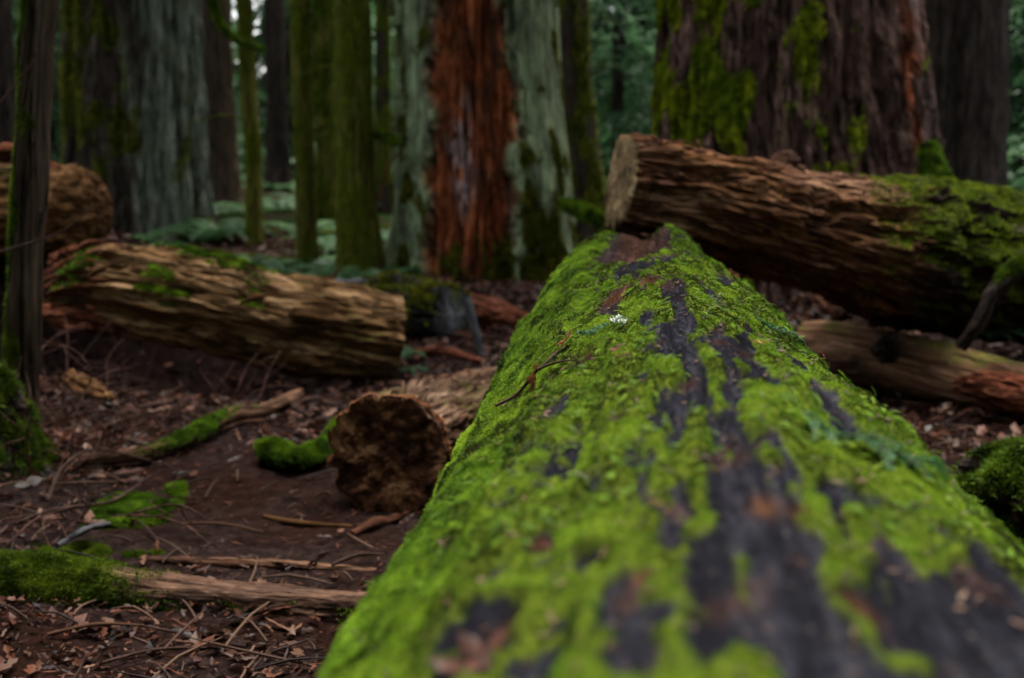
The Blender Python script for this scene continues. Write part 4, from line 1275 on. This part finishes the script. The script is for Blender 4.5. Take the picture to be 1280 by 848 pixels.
# great tree at right: furrowed bark, moss on its left, torn red strip on its right
def great_tree():
    Y = 11.0
    b = base_at(985, Y)
    r = 149 / F * Y
    P, z = trunk_path(b, (0.0, 0), 0.0, 24)
    rad = np.array([1.32, 1.22, 1.10, 1.02, 0.97, 0.92, 0.5]) * r
    zz = np.array([-0.15, 0.25, 0.9, 1.9, 3.2, 4.6, 6.0])
    P = np.array([b + np.array([0.06 * (q - 1.5) * -1, 0, q]) for q in zz])
    rad = np.array([1.42, 1.32, 1.16, 1.03, 0.97, 0.95, 0.93]) * r
    def d(S, TH, lc, R):
        warp = 0.25 * fbm(lc[..., 0] * 1.1, np.cos(TH) * 2, np.sin(TH) * 2, 3)
        fur = ridge(lc[..., 0] * 0.55, np.cos(TH + warp * .3) * 8, np.sin(TH + warp * .3) * 8, 3)
        pl = fbm(lc[..., 0] * 3.5, np.cos(TH) * 16, np.sin(TH) * 16, 4)
        butt = 0.10 * np.cos(TH * 4 + 0.6) * sstep(1.6, 0, S)
        gash = np.exp(-((-np.cos(TH) - 0.80) / 0.10) ** 2) * (np.sin(TH) < 0)
        return 0.13 * (fur - 0.5) + 0.040 * pl + butt * R * 0.6 - 0.10 * gash
    t = Tube(P, rad, 420, 620, d, ref=(0, 1, 0), seed=0.0)
    cu = t.N[..., 0]
    front = sstep(0.15, -0.1, t.N[..., 1])
    strip = sstep(0.60, 0.68, cu + 0.06 * fbm(t.P[..., 2] * 2, cu * 4, 0, 3)) * sstep(0.97, 0.88, cu) * front
    n = fbm(t.P[..., 0] * 3.0, t.P[..., 1] * 3.0, t.P[..., 2] * 1.6 + 2, 5)
    M = sstep(0.12, 0.40, n + 0.30 * sstep(0.15, -0.75, cu) - 0.30 * sstep(-0.2, 0.35, cu) + 0.10 * sstep(1.9, 0.9, t.P[..., 2]) - 0.02)
    M = M * (1 - strip)
    M = M * sstep(-0.075, -0.02, t.D)
    root = thing('great_tree', b, 'massive conifer with deeply furrowed bark and a torn red strip behind the leaning log', 'tree')
    m = wood_mat('furrowed_bark', (0.010, 0.006, 0.005), (0.085, 0.048, 0.038), (0.36, 0.22, 0.17), blotch=(0.04, 0.022, 0.017), bump=0.03, stretch=0.12, sc=0.9, rotc=((0.03, 0.008, 0.004), (0.24, 0.058, 0.020), (0.50, 0.19, 0.10)))
    t.mesh('trunk', m, root, {'moss': M * .8, 'rot': strip * sstep(-0.45, 0.2, fbm(t.P[..., 2] * 1.6, cu * 9, 1, 3)), 'pale': strip * 0.35 * sstep(0.86, 0.92, cu)})
    moss_part(t, M * (t.N[..., 1] < 0.3) * (t.P[..., 2] < 3.6), 60000, 0.026, 0.0085, moss_mat('bark_moss', (0.022, 0.034, 0.003), (0.26, 0.31, 0.010), (0.58, 0.60, 0.025), 0.2), root, 3, 0.7)['kind'] = 'stuff'
    up = Tube([P[-1] + [0, 0, -0.05], P[-1] + [0, 0, 6], P[-1] + [0, 0, 16]], [0.92 * r, 0.75 * r, 0.3 * r], 40, 60, ref=(0, 1, 0))
    up.mesh('upper_trunk', M_TREEDARK, root, {'moss': np.zeros_like(up.S)})
    crown_copy(root, 1.35, 0.5, 1.0)
    # exposed mossy root at its right foot
    q = Tube([at(1160, 180, 10.2), at(1168, 215, 10.1), at(1176, 250, 10.0)], [0.05, 0.09, 0.13], 50, 40, disp_rot(0.02, 2, 0.01, 0.03), ref=(0, 1, 0))
    q.mesh('root', M_TREEDARK, root, {'moss': np.ones_like(q.S) * .6})
    moss_part(q, np.ones_like(q.S), 2500, 0.03, 0.009, M_MOSS, root, 3, 0.6)['kind'] = 'stuff'
great_tree()

# split cedar in the middle: grey-green sides, open red heartwood
def split_cedar():
    Y = 12.4
    b = base_at(603, Y)
    r = 100 / F * Y
    zz = np.array([-0.15, 0.25, 0.9, 1.9, 3.2, 4.6, 6.0])
    P = np.array([b + np.array([-0.02 * q, 0, q]) for q in zz])
    rad = np.array([1.22, 1.14, 1.06, 0.99, 0.95, 0.92, 0.90]) * r
    def field(S, TH, Pz):
        cu, fr = -np.cos(TH), -np.sin(TH)
        jag = 0.13 * fbm(Pz * 2.6, cu * 4, 0, 4)
        lft = sstep(-0.58 - 0.08 * sstep(0.9, 0.1, Pz), -0.52 - 0.08 * sstep(0.9, 0.1, Pz), cu + jag * .6)
        rb = 0.26 + 0.26 * sstep(2.6, 1.3, Pz) - 0.18 * sstep(1.25, 1.0, Pz)
        rgt = sstep(rb + 0.04, rb - 0.04, cu + jag)
        return lft * rgt * (fr > 0), cu, fr
    def d(S, TH, lc, R):
        Pz = S - 0.15
        cav, cu, fr = field(S, TH, Pz)
        rough = cav * (-0.17 + 0.15 * (ridge(S * 0.7, cu * 9, fr * 9, 3) - .3) + 0.05 * np.round(2 * fbm(S * 1.6, cu * 8, fr * 8, 4)) / 2)
        barkd = (1 - cav) * (0.022 * ridge(S * 0.5, cu * 9, fr * 9, 3) + 0.015 * fbm(S * 2, cu * 4, fr * 4, 3))
        seam = -0.14 * np.exp(-((cu - 0.46) / 0.05) ** 2) * (fr > 0) * sstep(1.4, 2.2, Pz)
        bulge = 0.14 * np.exp(-((cu - 0.62) / 0.3) ** 2) * (fr > 0) * np.exp(-((Pz - 0.6) / 0.7) ** 2)
        foot = 0.10 * np.cos(TH * 5) * sstep(0.7, 0, S)
        return rough + barkd + seam + bulge + foot * R
    t = Tube(P, rad, 460, 460, d, ref=(0, 1, 0), seed=0)
    return t, b, r, root_name_cedar(t, b, r, field)

def root_name_cedar(t, b, r, field):
    root = thing('split_cedar', b, 'broad cedar with pale green bark split open to rusty red heartwood', 'tree')
    cu = t.N[..., 0]; fr = -t.N[..., 1]
    Pz = t.S - 0.15
    cav, _, _ = field(t.S, np.arctan2(-fr, -cu), Pz)
    n = fbm(t.P[..., 0] * 4, t.P[..., 1] * 4, t.P[..., 2] * 2, 4)
    pale = cav * np.exp(-((cu + 0.22) / 0.13) ** 2) * sstep(0.45, 0.75, Pz + 0.15 * n) * sstep(1.55, 1.15, Pz + .3 * n) * sstep(-0.3, 0.2, fbm(t.S * 6, cu * 14, 0, 3))
    M = sstep(0.25, 0.6, n + 0.55 * np.exp(-((cu - 0.55) / 0.22) ** 2) * sstep(1.5, 0.6, Pz) + 0.45 * sstep(0.5, 0.0, Pz) + 0.35 * np.exp(-((cu - 0.46) / 0.06) ** 2)) * (1 - cav * sstep(0.1, 0.5, Pz))
    m = wood_mat('lichen_cedar_bark', (0.03, 0.03, 0.02), (0.12, 0.135, 0.085), (0.28, 0.31, 0.21), lichen=(0.29, 0.37, 0.20), bump=0.012, stretch=0.05, sc=1.1,
                 rotc=((0.014, 0.004, 0.002), (0.25, 0.060, 0.020), (0.70, 0.24, 0.09)))
    t.mesh('trunk', m, root, {'moss': M * .75, 'rot': cav, 'pale': pale * .8})
    moss_part(t, M * (t.N[..., 1] < 0.3) * (t.P[..., 2] < 3.4), 16000, 0.03, 0.010, M_MOSSF, root, 3, 0.7)['kind'] = 'stuff'
    up = Tube([t.C[-1] + [0, 0, -0.05], t.C[-1] + [0, 0, 6], t.C[-1] + [0, 0, 14]], [0.9 * r, 0.7 * r, 0.3 * r], 40, 60, ref=(0, 1, 0))
    up.mesh('upper_trunk', M_TREEGREEN, root, {'moss': np.zeros_like(up.S)})
    crown_copy(root, 1.2, 2.0)
    return root
split_cedar()

# great fluted tree at left
def fluted_tree():
    Y = 15.5
    b = base_at(168, Y)
    r = 80 / F * Y
    zz = np.array([-0.15, 0.25, 0.9, 1.9, 3.2, 4.6, 6.5])
    P = np.array([b + np.array([0.02 * q, 0, q]) for q in zz])
    rad = np.array([1.15, 1.08, 1.02, 1.0, 0.98, 0.95, 0.9]) * r
    def d(S, TH, lc, R):
        return 0.13 * (ridge(S * 0.25, np.cos(TH) * 3.2, np.sin(TH) * 3.2, 3) - .4) + 0.05 * fbm(S * 2, np.cos(TH) * 9, np.sin(TH) * 9, 4)
    t = Tube(P, rad, 300, 360, d, ref=(0, 1, 0), seed=61)
    cu = t.N[..., 0]
    n = fbm(t.P[..., 0] * 3, t.P[..., 1] * 3, t.P[..., 2] * 1.4, 4)
    M = sstep(0.15, 0.5, n + 0.35 * sstep(0.1, -0.7, cu) - 0.25 * sstep(0, .5, cu))
    gr = sstep(0.05, 0.35, cu + 0.3 * n)
    root = thing('fluted_tree', b, 'broad old tree with lichen grey fluted bark behind the left logs', 'tree')
    m = wood_mat('fluted_bark', (0.012, 0.010, 0.008), (0.045, 0.034, 0.027), (0.12, 0.085, 0.07), bump=0.02, stretch=0.06, sc=1.0, rotc=((0.030, 0.033, 0.025), (0.105, 0.12, 0.09), (0.23, 0.26, 0.20)))
    t.mesh('trunk', m, root, {'moss': M * .7, 'rot': gr * sstep(-0.10, 0.02, t.D), 'pale': np.zeros_like(M)})
    moss_part(t, M * (t.N[..., 1] < 0.3) * (t.P[..., 2] < 4), 14000, 0.03, 0.011, M_MOSSF, root, 3, 0.7)['kind'] = 'stuff'
    up = Tube([P[-1] + [0, 0, -0.05], P[-1] + [0, 0, 6], P[-1] + [0, 0, 14]], [0.9 * r, 0.7 * r, 0.3 * r], 40, 60, ref=(0, 1, 0))
    up.mesh('upper_trunk', M_TREEDARK, root, {'moss': np.zeros_like(up.S)})
    crown_copy(root, 1.3, 4.0)
fluted_tree()

tree('mossy_tree', 'thinnest mossy green trunk standing just right of the fluted old tree', 315, 14.0, 19, M_TREEGREEN, lean=-0.05, moss=5000, side=-.5, seed=2, H=12, flare=1.1, mossL=0.016)
tree('mossy_tree', 'mossy green trunk in the middle of the three slim ones behind the tan log', 381, 12.3, 24, M_TREEGREEN, lean=0.0, moss=6000, side=-.6, seed=3, H=12, flare=1.08, mossL=0.016)
tree('mossy_tree', 'thickest of the three slim trunks, dark with moss, left of the split cedar', 446, 12.0, 44, M_TREEGREEN, lean=-0.02, moss=9000, side=-.6, seed=4, H=15, flare=1.22, mossL=0.016)
tree('mossy_tree', 'bright mossy trunk partly behind the middle slim trunk', 406, 19.0, 24, M_TREEGREEN, moss=7000, side=0.3, seed=5, H=16, flare=1.2, mmat=M_MOSS2, mossL=0.03)
tree('dark_tree', 'brown straight trunk between the fluted tree and the thinnest trunk', 273, 23, 40, M_TREEBROWN, seed=6, H=20, flare=1.3)
tree('dark_tree', 'dark trunk standing far back between two slim mossy trunks', 347, 30, 26, M_TREEDARK, seed=7, H=20)
tree('dark_tree', 'narrow dark trunk close to the left edge of the split cedar', 480, 22, 18, M_TREEDARK, moss=1500, seed=8, H=18)
tree('dark_tree', 'black mossy trunk between the split cedar and the leaning log', 727, 14.5, 50, M_TREEDARK, lean=-0.22, moss=6000, side=0.4, seed=9, H=18, flare=1.5, mossL=0.04)
tree('dark_tree', 'broad dim cedar trunk at the right beyond the massive conifer', 1203, 17.5, 100, M_TREEDARK, lean=-0.05, seed=10, H=22, flare=1.15, ridge_amp=0.10)
tree('dark_tree', 'dim trunk at the far left edge behind the thin front trunk', 4, 18, 36, M_TREEDARK, seed=11, H=20)
tree('dark_tree', 'dim trunk between the thin front trunk and the fluted tree', 78, 27, 30, M_TREEDARK, seed=12, H=20)

# mossy hanging limbs
simple_tube('mossy_limb', 'pale green mossy limb arching down from the top between the slim trunks', 'branch',
    [at(262, -20, 13.5), at(272, 22, 13.5), at(296, 50, 13.4), at(330, 62, 13.2)], [0.035, 0.03, 0.022, 0.01], M_TREEGREEN, 60, 14, None, lambda t: np.ones_like(t.S) * .6, mossn=1500, mossL=0.03, mossmat=M_MOSS2, mossW=0.01)
simple_tube('mossy_limb', 'short mossy limb crossing before the split cedar left edge', 'branch',
    [at(470, 165, 12.0), at(490, 174, 11.8), at(504, 180, 11.7)], [0.03, 0.026, 0.015], M_TREEGREEN, 40, 14, None, lambda t: np.ones_like(t.S) * .6, mossn=700, mossL=0.03, mossmat=M_MOSS2, mossW=0.01)
simple_tube('mossy_limb', 'bright mossy root at the foot of the black trunk', 'branch',
    [at(705, 255, 11.0), at(730, 265, 10.8), at(752, 276, 10.7)], [0.04, 0.05, 0.04], M_TREEGREEN, 40, 14, None, lambda t: np.ones_like(t.S) * .8, mossn=1500, mossL=0.03, mossmat=M_MOSS, mossW=0.01)
simple_tube('bent_twig', 'pale bent dead twig leaning beside the split cedar', 'branch',
    [at(474, 250, 11.9), at(484, 210, 11.9), at(502, 188, 11.8)], [0.014, 0.016, 0.008], M_TAN, 40, 10)

# understorey conifers beyond the clearing
V_, Q_, r_ = spray_crown(0.5, 9.5, 2.6, 0.4, 85, 230, 0.075, 11, droop=0.45, gap=0.1)
G_UND = 'young conifers of the dim understorey'
def make_understorey():
    root = thing('young_conifer', (0, 0, 0), 'feathery young conifer standing in the dim background between the trunks', 'tree', G_UND)
    t = Tube([[0, 0, -.2], [0.03, 0, 3], [0, 0.05, 6.5], [0, 0, 9.6]], [0.10, 0.08, 0.05, 0.01], 40, 12, ref=(0, 1, 0))
    t.mesh('trunk', M_TREEDARK, root, {'moss': np.zeros_like(t.S)})
    mk('crown', V_, Q_, M_NEEDLE, root, {'rnd': r_}, smooth=False)
    return root
und = make_understorey()
spots = [(770, 20, 1.0), (800, 25, 1.1), (745, 30, 1.2), (1275, 25, 1.0), (1420, 19, .9), (1165, 26, 1.1), (1240, 27, 1.2), (60, 24, 1.1), (20, 30, 1.2), (232, 33, 1.0),
         (420, 44, 1.2), (370, 60, 1.3), (545, 34, 1.2), (650, 32, 1.2), (-70, 22, 1.0), (110, 40, 1.3), (1380, 22, 1.1), (700, 24, 0.9)]
for i, (x, Y, s) in enumerate(spots):
    o = und if i == 0 else copy_tree(und)
    b = base_at(x, Y)
    o.location = b
    o.scale = (s, s, s)
    o.rotation_euler = (0, 0, i * 1.9)

# unseen conifers added behind and beside the camera: they keep the low sky light off the clearing
for i, (x, y, sc_) in enumerate([(-3.6, -3.2, 1.3), (0.2, -4.2, 1.5), (4.0, -3.0, 1.3), (-6.5, -5, 1.7), (-2.5, -7, 1.9), (-6.2, 1.5, 1.2), (6.4, 2.0, 1.2), (2.5, -6.5, 1.8), (6.5, -5, 1.7), (-9, 0, 1.8), (9, 0, 1.8), (-8.5, 5, 1.5), (9, 6, 1.6), (-4.5, -10, 2.1), (0.5, -11, 2.1), (5.5, -10, 2.1), (-11, -5, 2.1), (11, -5, 2.1), (-13, 4, 2.0), (13, 4, 2.0)]):
    o = copy_tree(und)  # out-of-view copy, carries the background conifer's label
    o.location = (x, y, float(gz(x, y)))
    o.scale = (sc_,) * 3
    o.rotation_euler = (0, 0, i * 1.3)

# far wood closing the view: trunks and crowns as one mass
def far_wood():
    Vc, Qc, rc = spray_crown(0.3, 16, 4.2, 1.0, 70, 90, 0.24, 21, droop=0.4, gap=0.05)
    Vs, Qs, Rs, off = [], [], [], 0
    TV, TF, to = [], [], 0
    g = np.random.default_rng(12)
    for k in range(80):
        az = g.uniform(-0.62, 0.62); D = g.uniform(36, 85)
        x, y = D * math.sin(az), D * math.cos(az)
        z = float(gz(x, y)); s = g.uniform(0.9, 1.5); a = g.random() * 6.28
        c_, s_ = math.cos(a), math.sin(a)
        R = np.array([[c_, -s_, 0], [s_, c_, 0], [0, 0, 1]])
        Vs.append((Vc * s) @ R.T + [x, y, z]); Qs.append(Qc + off); off += len(Vc)
        Rs.append(np.clip(rc + g.normal() * 0.12, 0, 1))
        t = Tube([[x, y, z - .3], [x + .1, y, z + 6], [x, y, z + 16 * s]], [0.35 * s, 0.28 * s, 0.03], 10, 10, ref=(0, 1, 0))
        TV.append(t.P.reshape(-1, 3)); TF.append(t.F + to); to += 100
    V = np.concatenate(Vs + TV); Q = np.concatenate(Qs + [np.concatenate(TF) + off])
    r = np.concatenate(Rs + [np.zeros(to)])
    o = mk('distant_wood', V, Q, M_NEEDLE, None, {'rnd': r}, smooth=False)
    tag(o, 'dark conifer wood closing off the view far behind the clearing', 'forest', kind='stuff')
far_wood()

# ------------------------------------------------------------------ ferns
def fern_arrays(nf=11, L=0.75, seed=1, pin=22):
    g = np.random.default_rng(seed)
    Vs, rs = [], []
    for k in range(nf):
        az = 2 * PI * k / nf + g.normal() * .2
        l = L * g.uniform(.7, 1.1)
        dv = np.array([math.cos(az), math.sin(az), 0]); sv = np.array([-dv[1], dv[0], 0])
        u = np.linspace(0.08, 1, pin)
        C = dv * (l * 0.85 * u ** 1.1)[:, None]; C[:, 2] = l * (0.75 * u - 0.62 * u ** 2.2)
        w_ = 0.17 * l * np.sin(np.clip(u * 1.05, 0, 1) * PI * .92 + .15)
        T = np.gradient(C, axis=0); T /= np.linalg.norm(T, axis=1)[:, None]
        for s in (-1, 1):
            tip = C + sv * (s * w_)[:, None] + T * (w_ * .3)[:, None] - np.array([0, 0, .15]) * w_[:, None]
            q = T * (l / pin * 0.42)
            Vs.append(np.stack([C - q, C + q, tip + q * .25, tip - q * .25], 1))
            rs.append(np.repeat(np.clip(g.normal(.55, .2) + 0.1 * g.normal(size=pin), 0, 1), 4))
    V = np.concatenate(Vs).reshape(-1, 3)
    return V, np.arange(len(V)).reshape(-1, 4), np.concatenate(rs)

def fern_cover():
    Vs, Qs, Rs, off = [], [], [], 0
    g = np.random.default_rng(4)
    base = [fern_arrays(9, .7, s, 12) for s in range(4)]
    for k in range(760):
        Y = 14.0 + 22 * g.random() ** 1.3
        x = g.uniform(-0.42, 0.46) * Y
        if k > 620:
            Y = g.uniform(10.0, 14); x = g.uniform(-0.42, -0.06) * Y
        if fbm(x * .35, Y * .25, 3.0, 2) < 0.02: continue
        V, Q, r = base[k % 4]
        a = g.random() * 6.28; c_, s_ = math.cos(a), math.sin(a); sc = g.uniform(.6, 1.5) * (0.5 if Y < 14 else 0.9)
        Vs.append((V * sc) @ np.array([[c_, s_, 0], [-s_, c_, 0], [0, 0, 1]]) + [x, Y, float(gz(x, Y))])
        Qs.append(Q + off); off += len(V); Rs.append(np.clip(r + g.normal() * .1, 0, 1))
    o = mk('fern_cover', np.concatenate(Vs), np.concatenate(Qs), M_FERN, None, {'rnd': np.concatenate(Rs)}, smooth=False)
    tag(o, 'blue green ferns covering the ground between the distant trunks', 'ferns', kind='stuff')
fern_cover()

def fern(label, p, L, seed, nf=9):
    V, Q, r = fern_arrays(nf, L, seed)
    o = mk('small_fern', V, Q, M_FERN, None, {'rnd': r * .7}, smooth=False)
    o.location = [float(q) for q in p]
    tag(o, label, 'fern')
fern('small green fern growing at the blackened end of the grey log', at(508, 448, 7.9), 0.22, 2)
fern('little fern on the soil just right of the tan log sawn end', gp(518, 468), 0.16, 3)
fern('small fern in the gloom below the dark crooked limb', at(1240, 425, 6.9), 0.22, 5)
fern('low fern hanging at the right edge under the leaning log', at(1278, 418, 7.0), 0.22, 6)
fern('tiny green seedling on the slope by the long dead branch', gp(225, 545), 0.10, 7, 6)

# ------------------------------------------------------------------ brambles and bare twigs
def bramble(label, x, y, n, L, seed, spread=1.0, up=1.0, mat=None, group=None):
    mat = mat or M_BRAM
    g = np.random.default_rng(seed)
    b = gp(x, y)
    root = thing('bare_shrub', b, label, 'shrub', group)
    Vs, Fs, lcs, off = [], [], [], 0
    for k in range(n):
        a = g.random() * 2 * PI
        d = np.array([math.cos(a) * spread, math.sin(a) * spread * .5, up * g.uniform(.3, 1.1)])
        d /= np.linalg.norm(d)
        p = b + np.array([g.normal() * .06, g.normal() * .06, -0.01])
        pts = [p]
        l = L * g.uniform(.4, 1.1)
        for q in range(4):
            d = d + np.array([g.normal() * .28, g.normal() * .2, -0.16 * q * .6 + g.normal() * .12]); d /= np.linalg.norm(d)
            pts.append(pts[-1] + d * l / 4)
        r0 = g.uniform(.003, .006)
        stems = [(pts, r0)]
        for q in (1, 2, 3):
            e = d + g.normal(size=3) * .8; e /= np.linalg.norm(e)
            stems.append(([pts[q], pts[q] + e * l * .14, pts[q] + e * l * .28 + g.normal(size=3) * .02], r0 * .6))
        for s_, rr in stems:
            t = Tube(s_, list(np.linspace(rr, rr * .35, len(s_))), 14, 5, ref=(0.13, 0.9, 0.21))
            Vs.append(t.P.reshape(-1, 3)); Fs.append(t.F + off); lcs.append(t.lc.reshape(-1, 3)); off += 70
    mk('stems', np.concatenate(Vs), np.concatenate(Fs), mat, root, {'lc': np.concatenate(lcs)})
M_BRAM = wood_mat('bramble_bark', (0.03, 0.014, 0.010), (0.10, 0.05, 0.038), (0.23, 0.135, 0.105), sc=4, bump=0.001, mossy=False)
bramble('tangle of bare reddish twigs on the slope below the tan log', 200, 535, 9, 0.5, 1)
bramble('bare twigs rising from the soil before the hollow of the tan log', 300, 510, 6, 0.42, 2, .8)
bramble('dense thicket of bare twigs beside the mossy left stump', 70, 590, 12, 0.6, 3)
bramble('grey bare twigs spreading over the soil above the small log', 95, 650, 9, 0.5, 4, 1.4, .5)
bramble('bare twigs at the left edge in front of the thin trunk', 8, 560, 9, 0.9, 5, .8, 1.3)
bramble('arching thin bramble by the lower right stump', 1250, 650, 5, 0.35, 6)
bramble('wiry twigs under the slim brown log', 1150, 560, 6, 0.25, 7)
bramble('dark wiry tangle between the thin left trunk and the tan broken chunk', 60, 520, 12, 0.7, 18, 1.0, .8)
bramble('low web of bare twigs on the slope left of the fallen branch', 110, 560, 12, 0.5, 19, 1.3, .5)
bramble('bare twigs hanging over the mossy end of the small log', 30, 690, 7, 0.45, 20, 1.2, .6)
bramble('bare twigs poking up near the left log torn end', 120, 500, 7, 0.5, 8)
for k, (lab, pts, r) in enumerate([
    ('long thin bare twig slanting across the front of the left trunk', [at(-10, 318, 5.3), at(50, 300, 5.3), at(85, 285, 5.3), at(116, 256, 5.3)], .0045),
    ('thin bare twig crossing the left trunk near its top', [at(-10, 140, 5.3), at(20, 105, 5.3), at(45, 70, 5.3), at(56, 32, 5.3)], .0035),
    ('thin bare twig leaning across the dark hollow at the left', [at(95, 455, 6.6), at(120, 425, 6.6), at(138, 402, 6.6)], .005),
    ('dark arched root across the slope at the left', [gp(60, 640, .04), gp(80, 610, .08), gp(120, 590, .09), gp(190, 585, .03)], .007),
    ('dark fallen stick lying left of the moss patch', [gp(20, 662, .02), gp(70, 655, .05), gp(140, 640, .04), gp(190, 610, .05)], .007),
    ('bare curved root at the lower right edge', [gp(1236, 640, .03), at(1245, 620, 4.4), at(1262, 606, 4.4), at(1290, 600, 4.4)], .006)]):
    simple_tube('bare_twig', lab, 'twig', pts, [r, r, r * .8, r * .5], M_TWIG, 60, 8)

# sticks on the soil
for k, (lab, a, b, r) in enumerate([
    ('dark stick on the litter in front of the tan log', (330, 530), (270, 545), .008),
    ('dark damp stick left of the mossy stub', (345, 515), (420, 500), .010),
    ('thin stick on the bare path below the mossy stub', (225, 660), (330, 672), .004),
    ('red twig lying at the foot of the great mossy log', (415, 712), (480, 700), .006),
    ('broken stick on the soil right under the small log', (60, 800), (180, 790), .005),
    ('thin pale stick at the bottom left corner', (120, 838), (260, 818), .004),
    ('rusty stick on the litter below the slim brown log', (1130, 545), (1190, 560), .008),
    ('dark stick against the left slope below the tan log', (150, 520), (250, 505), .012)]):
    p, q = gp(*a, .015), gp(*b, .018)
    simple_tube('ground_stick', lab, 'stick', [p, (p + q) / 2 + [0, .01, .012], q], [r, r * 1.1, r * .6], M_TWIG if k % 2 else M_BROWN, 30, 8)
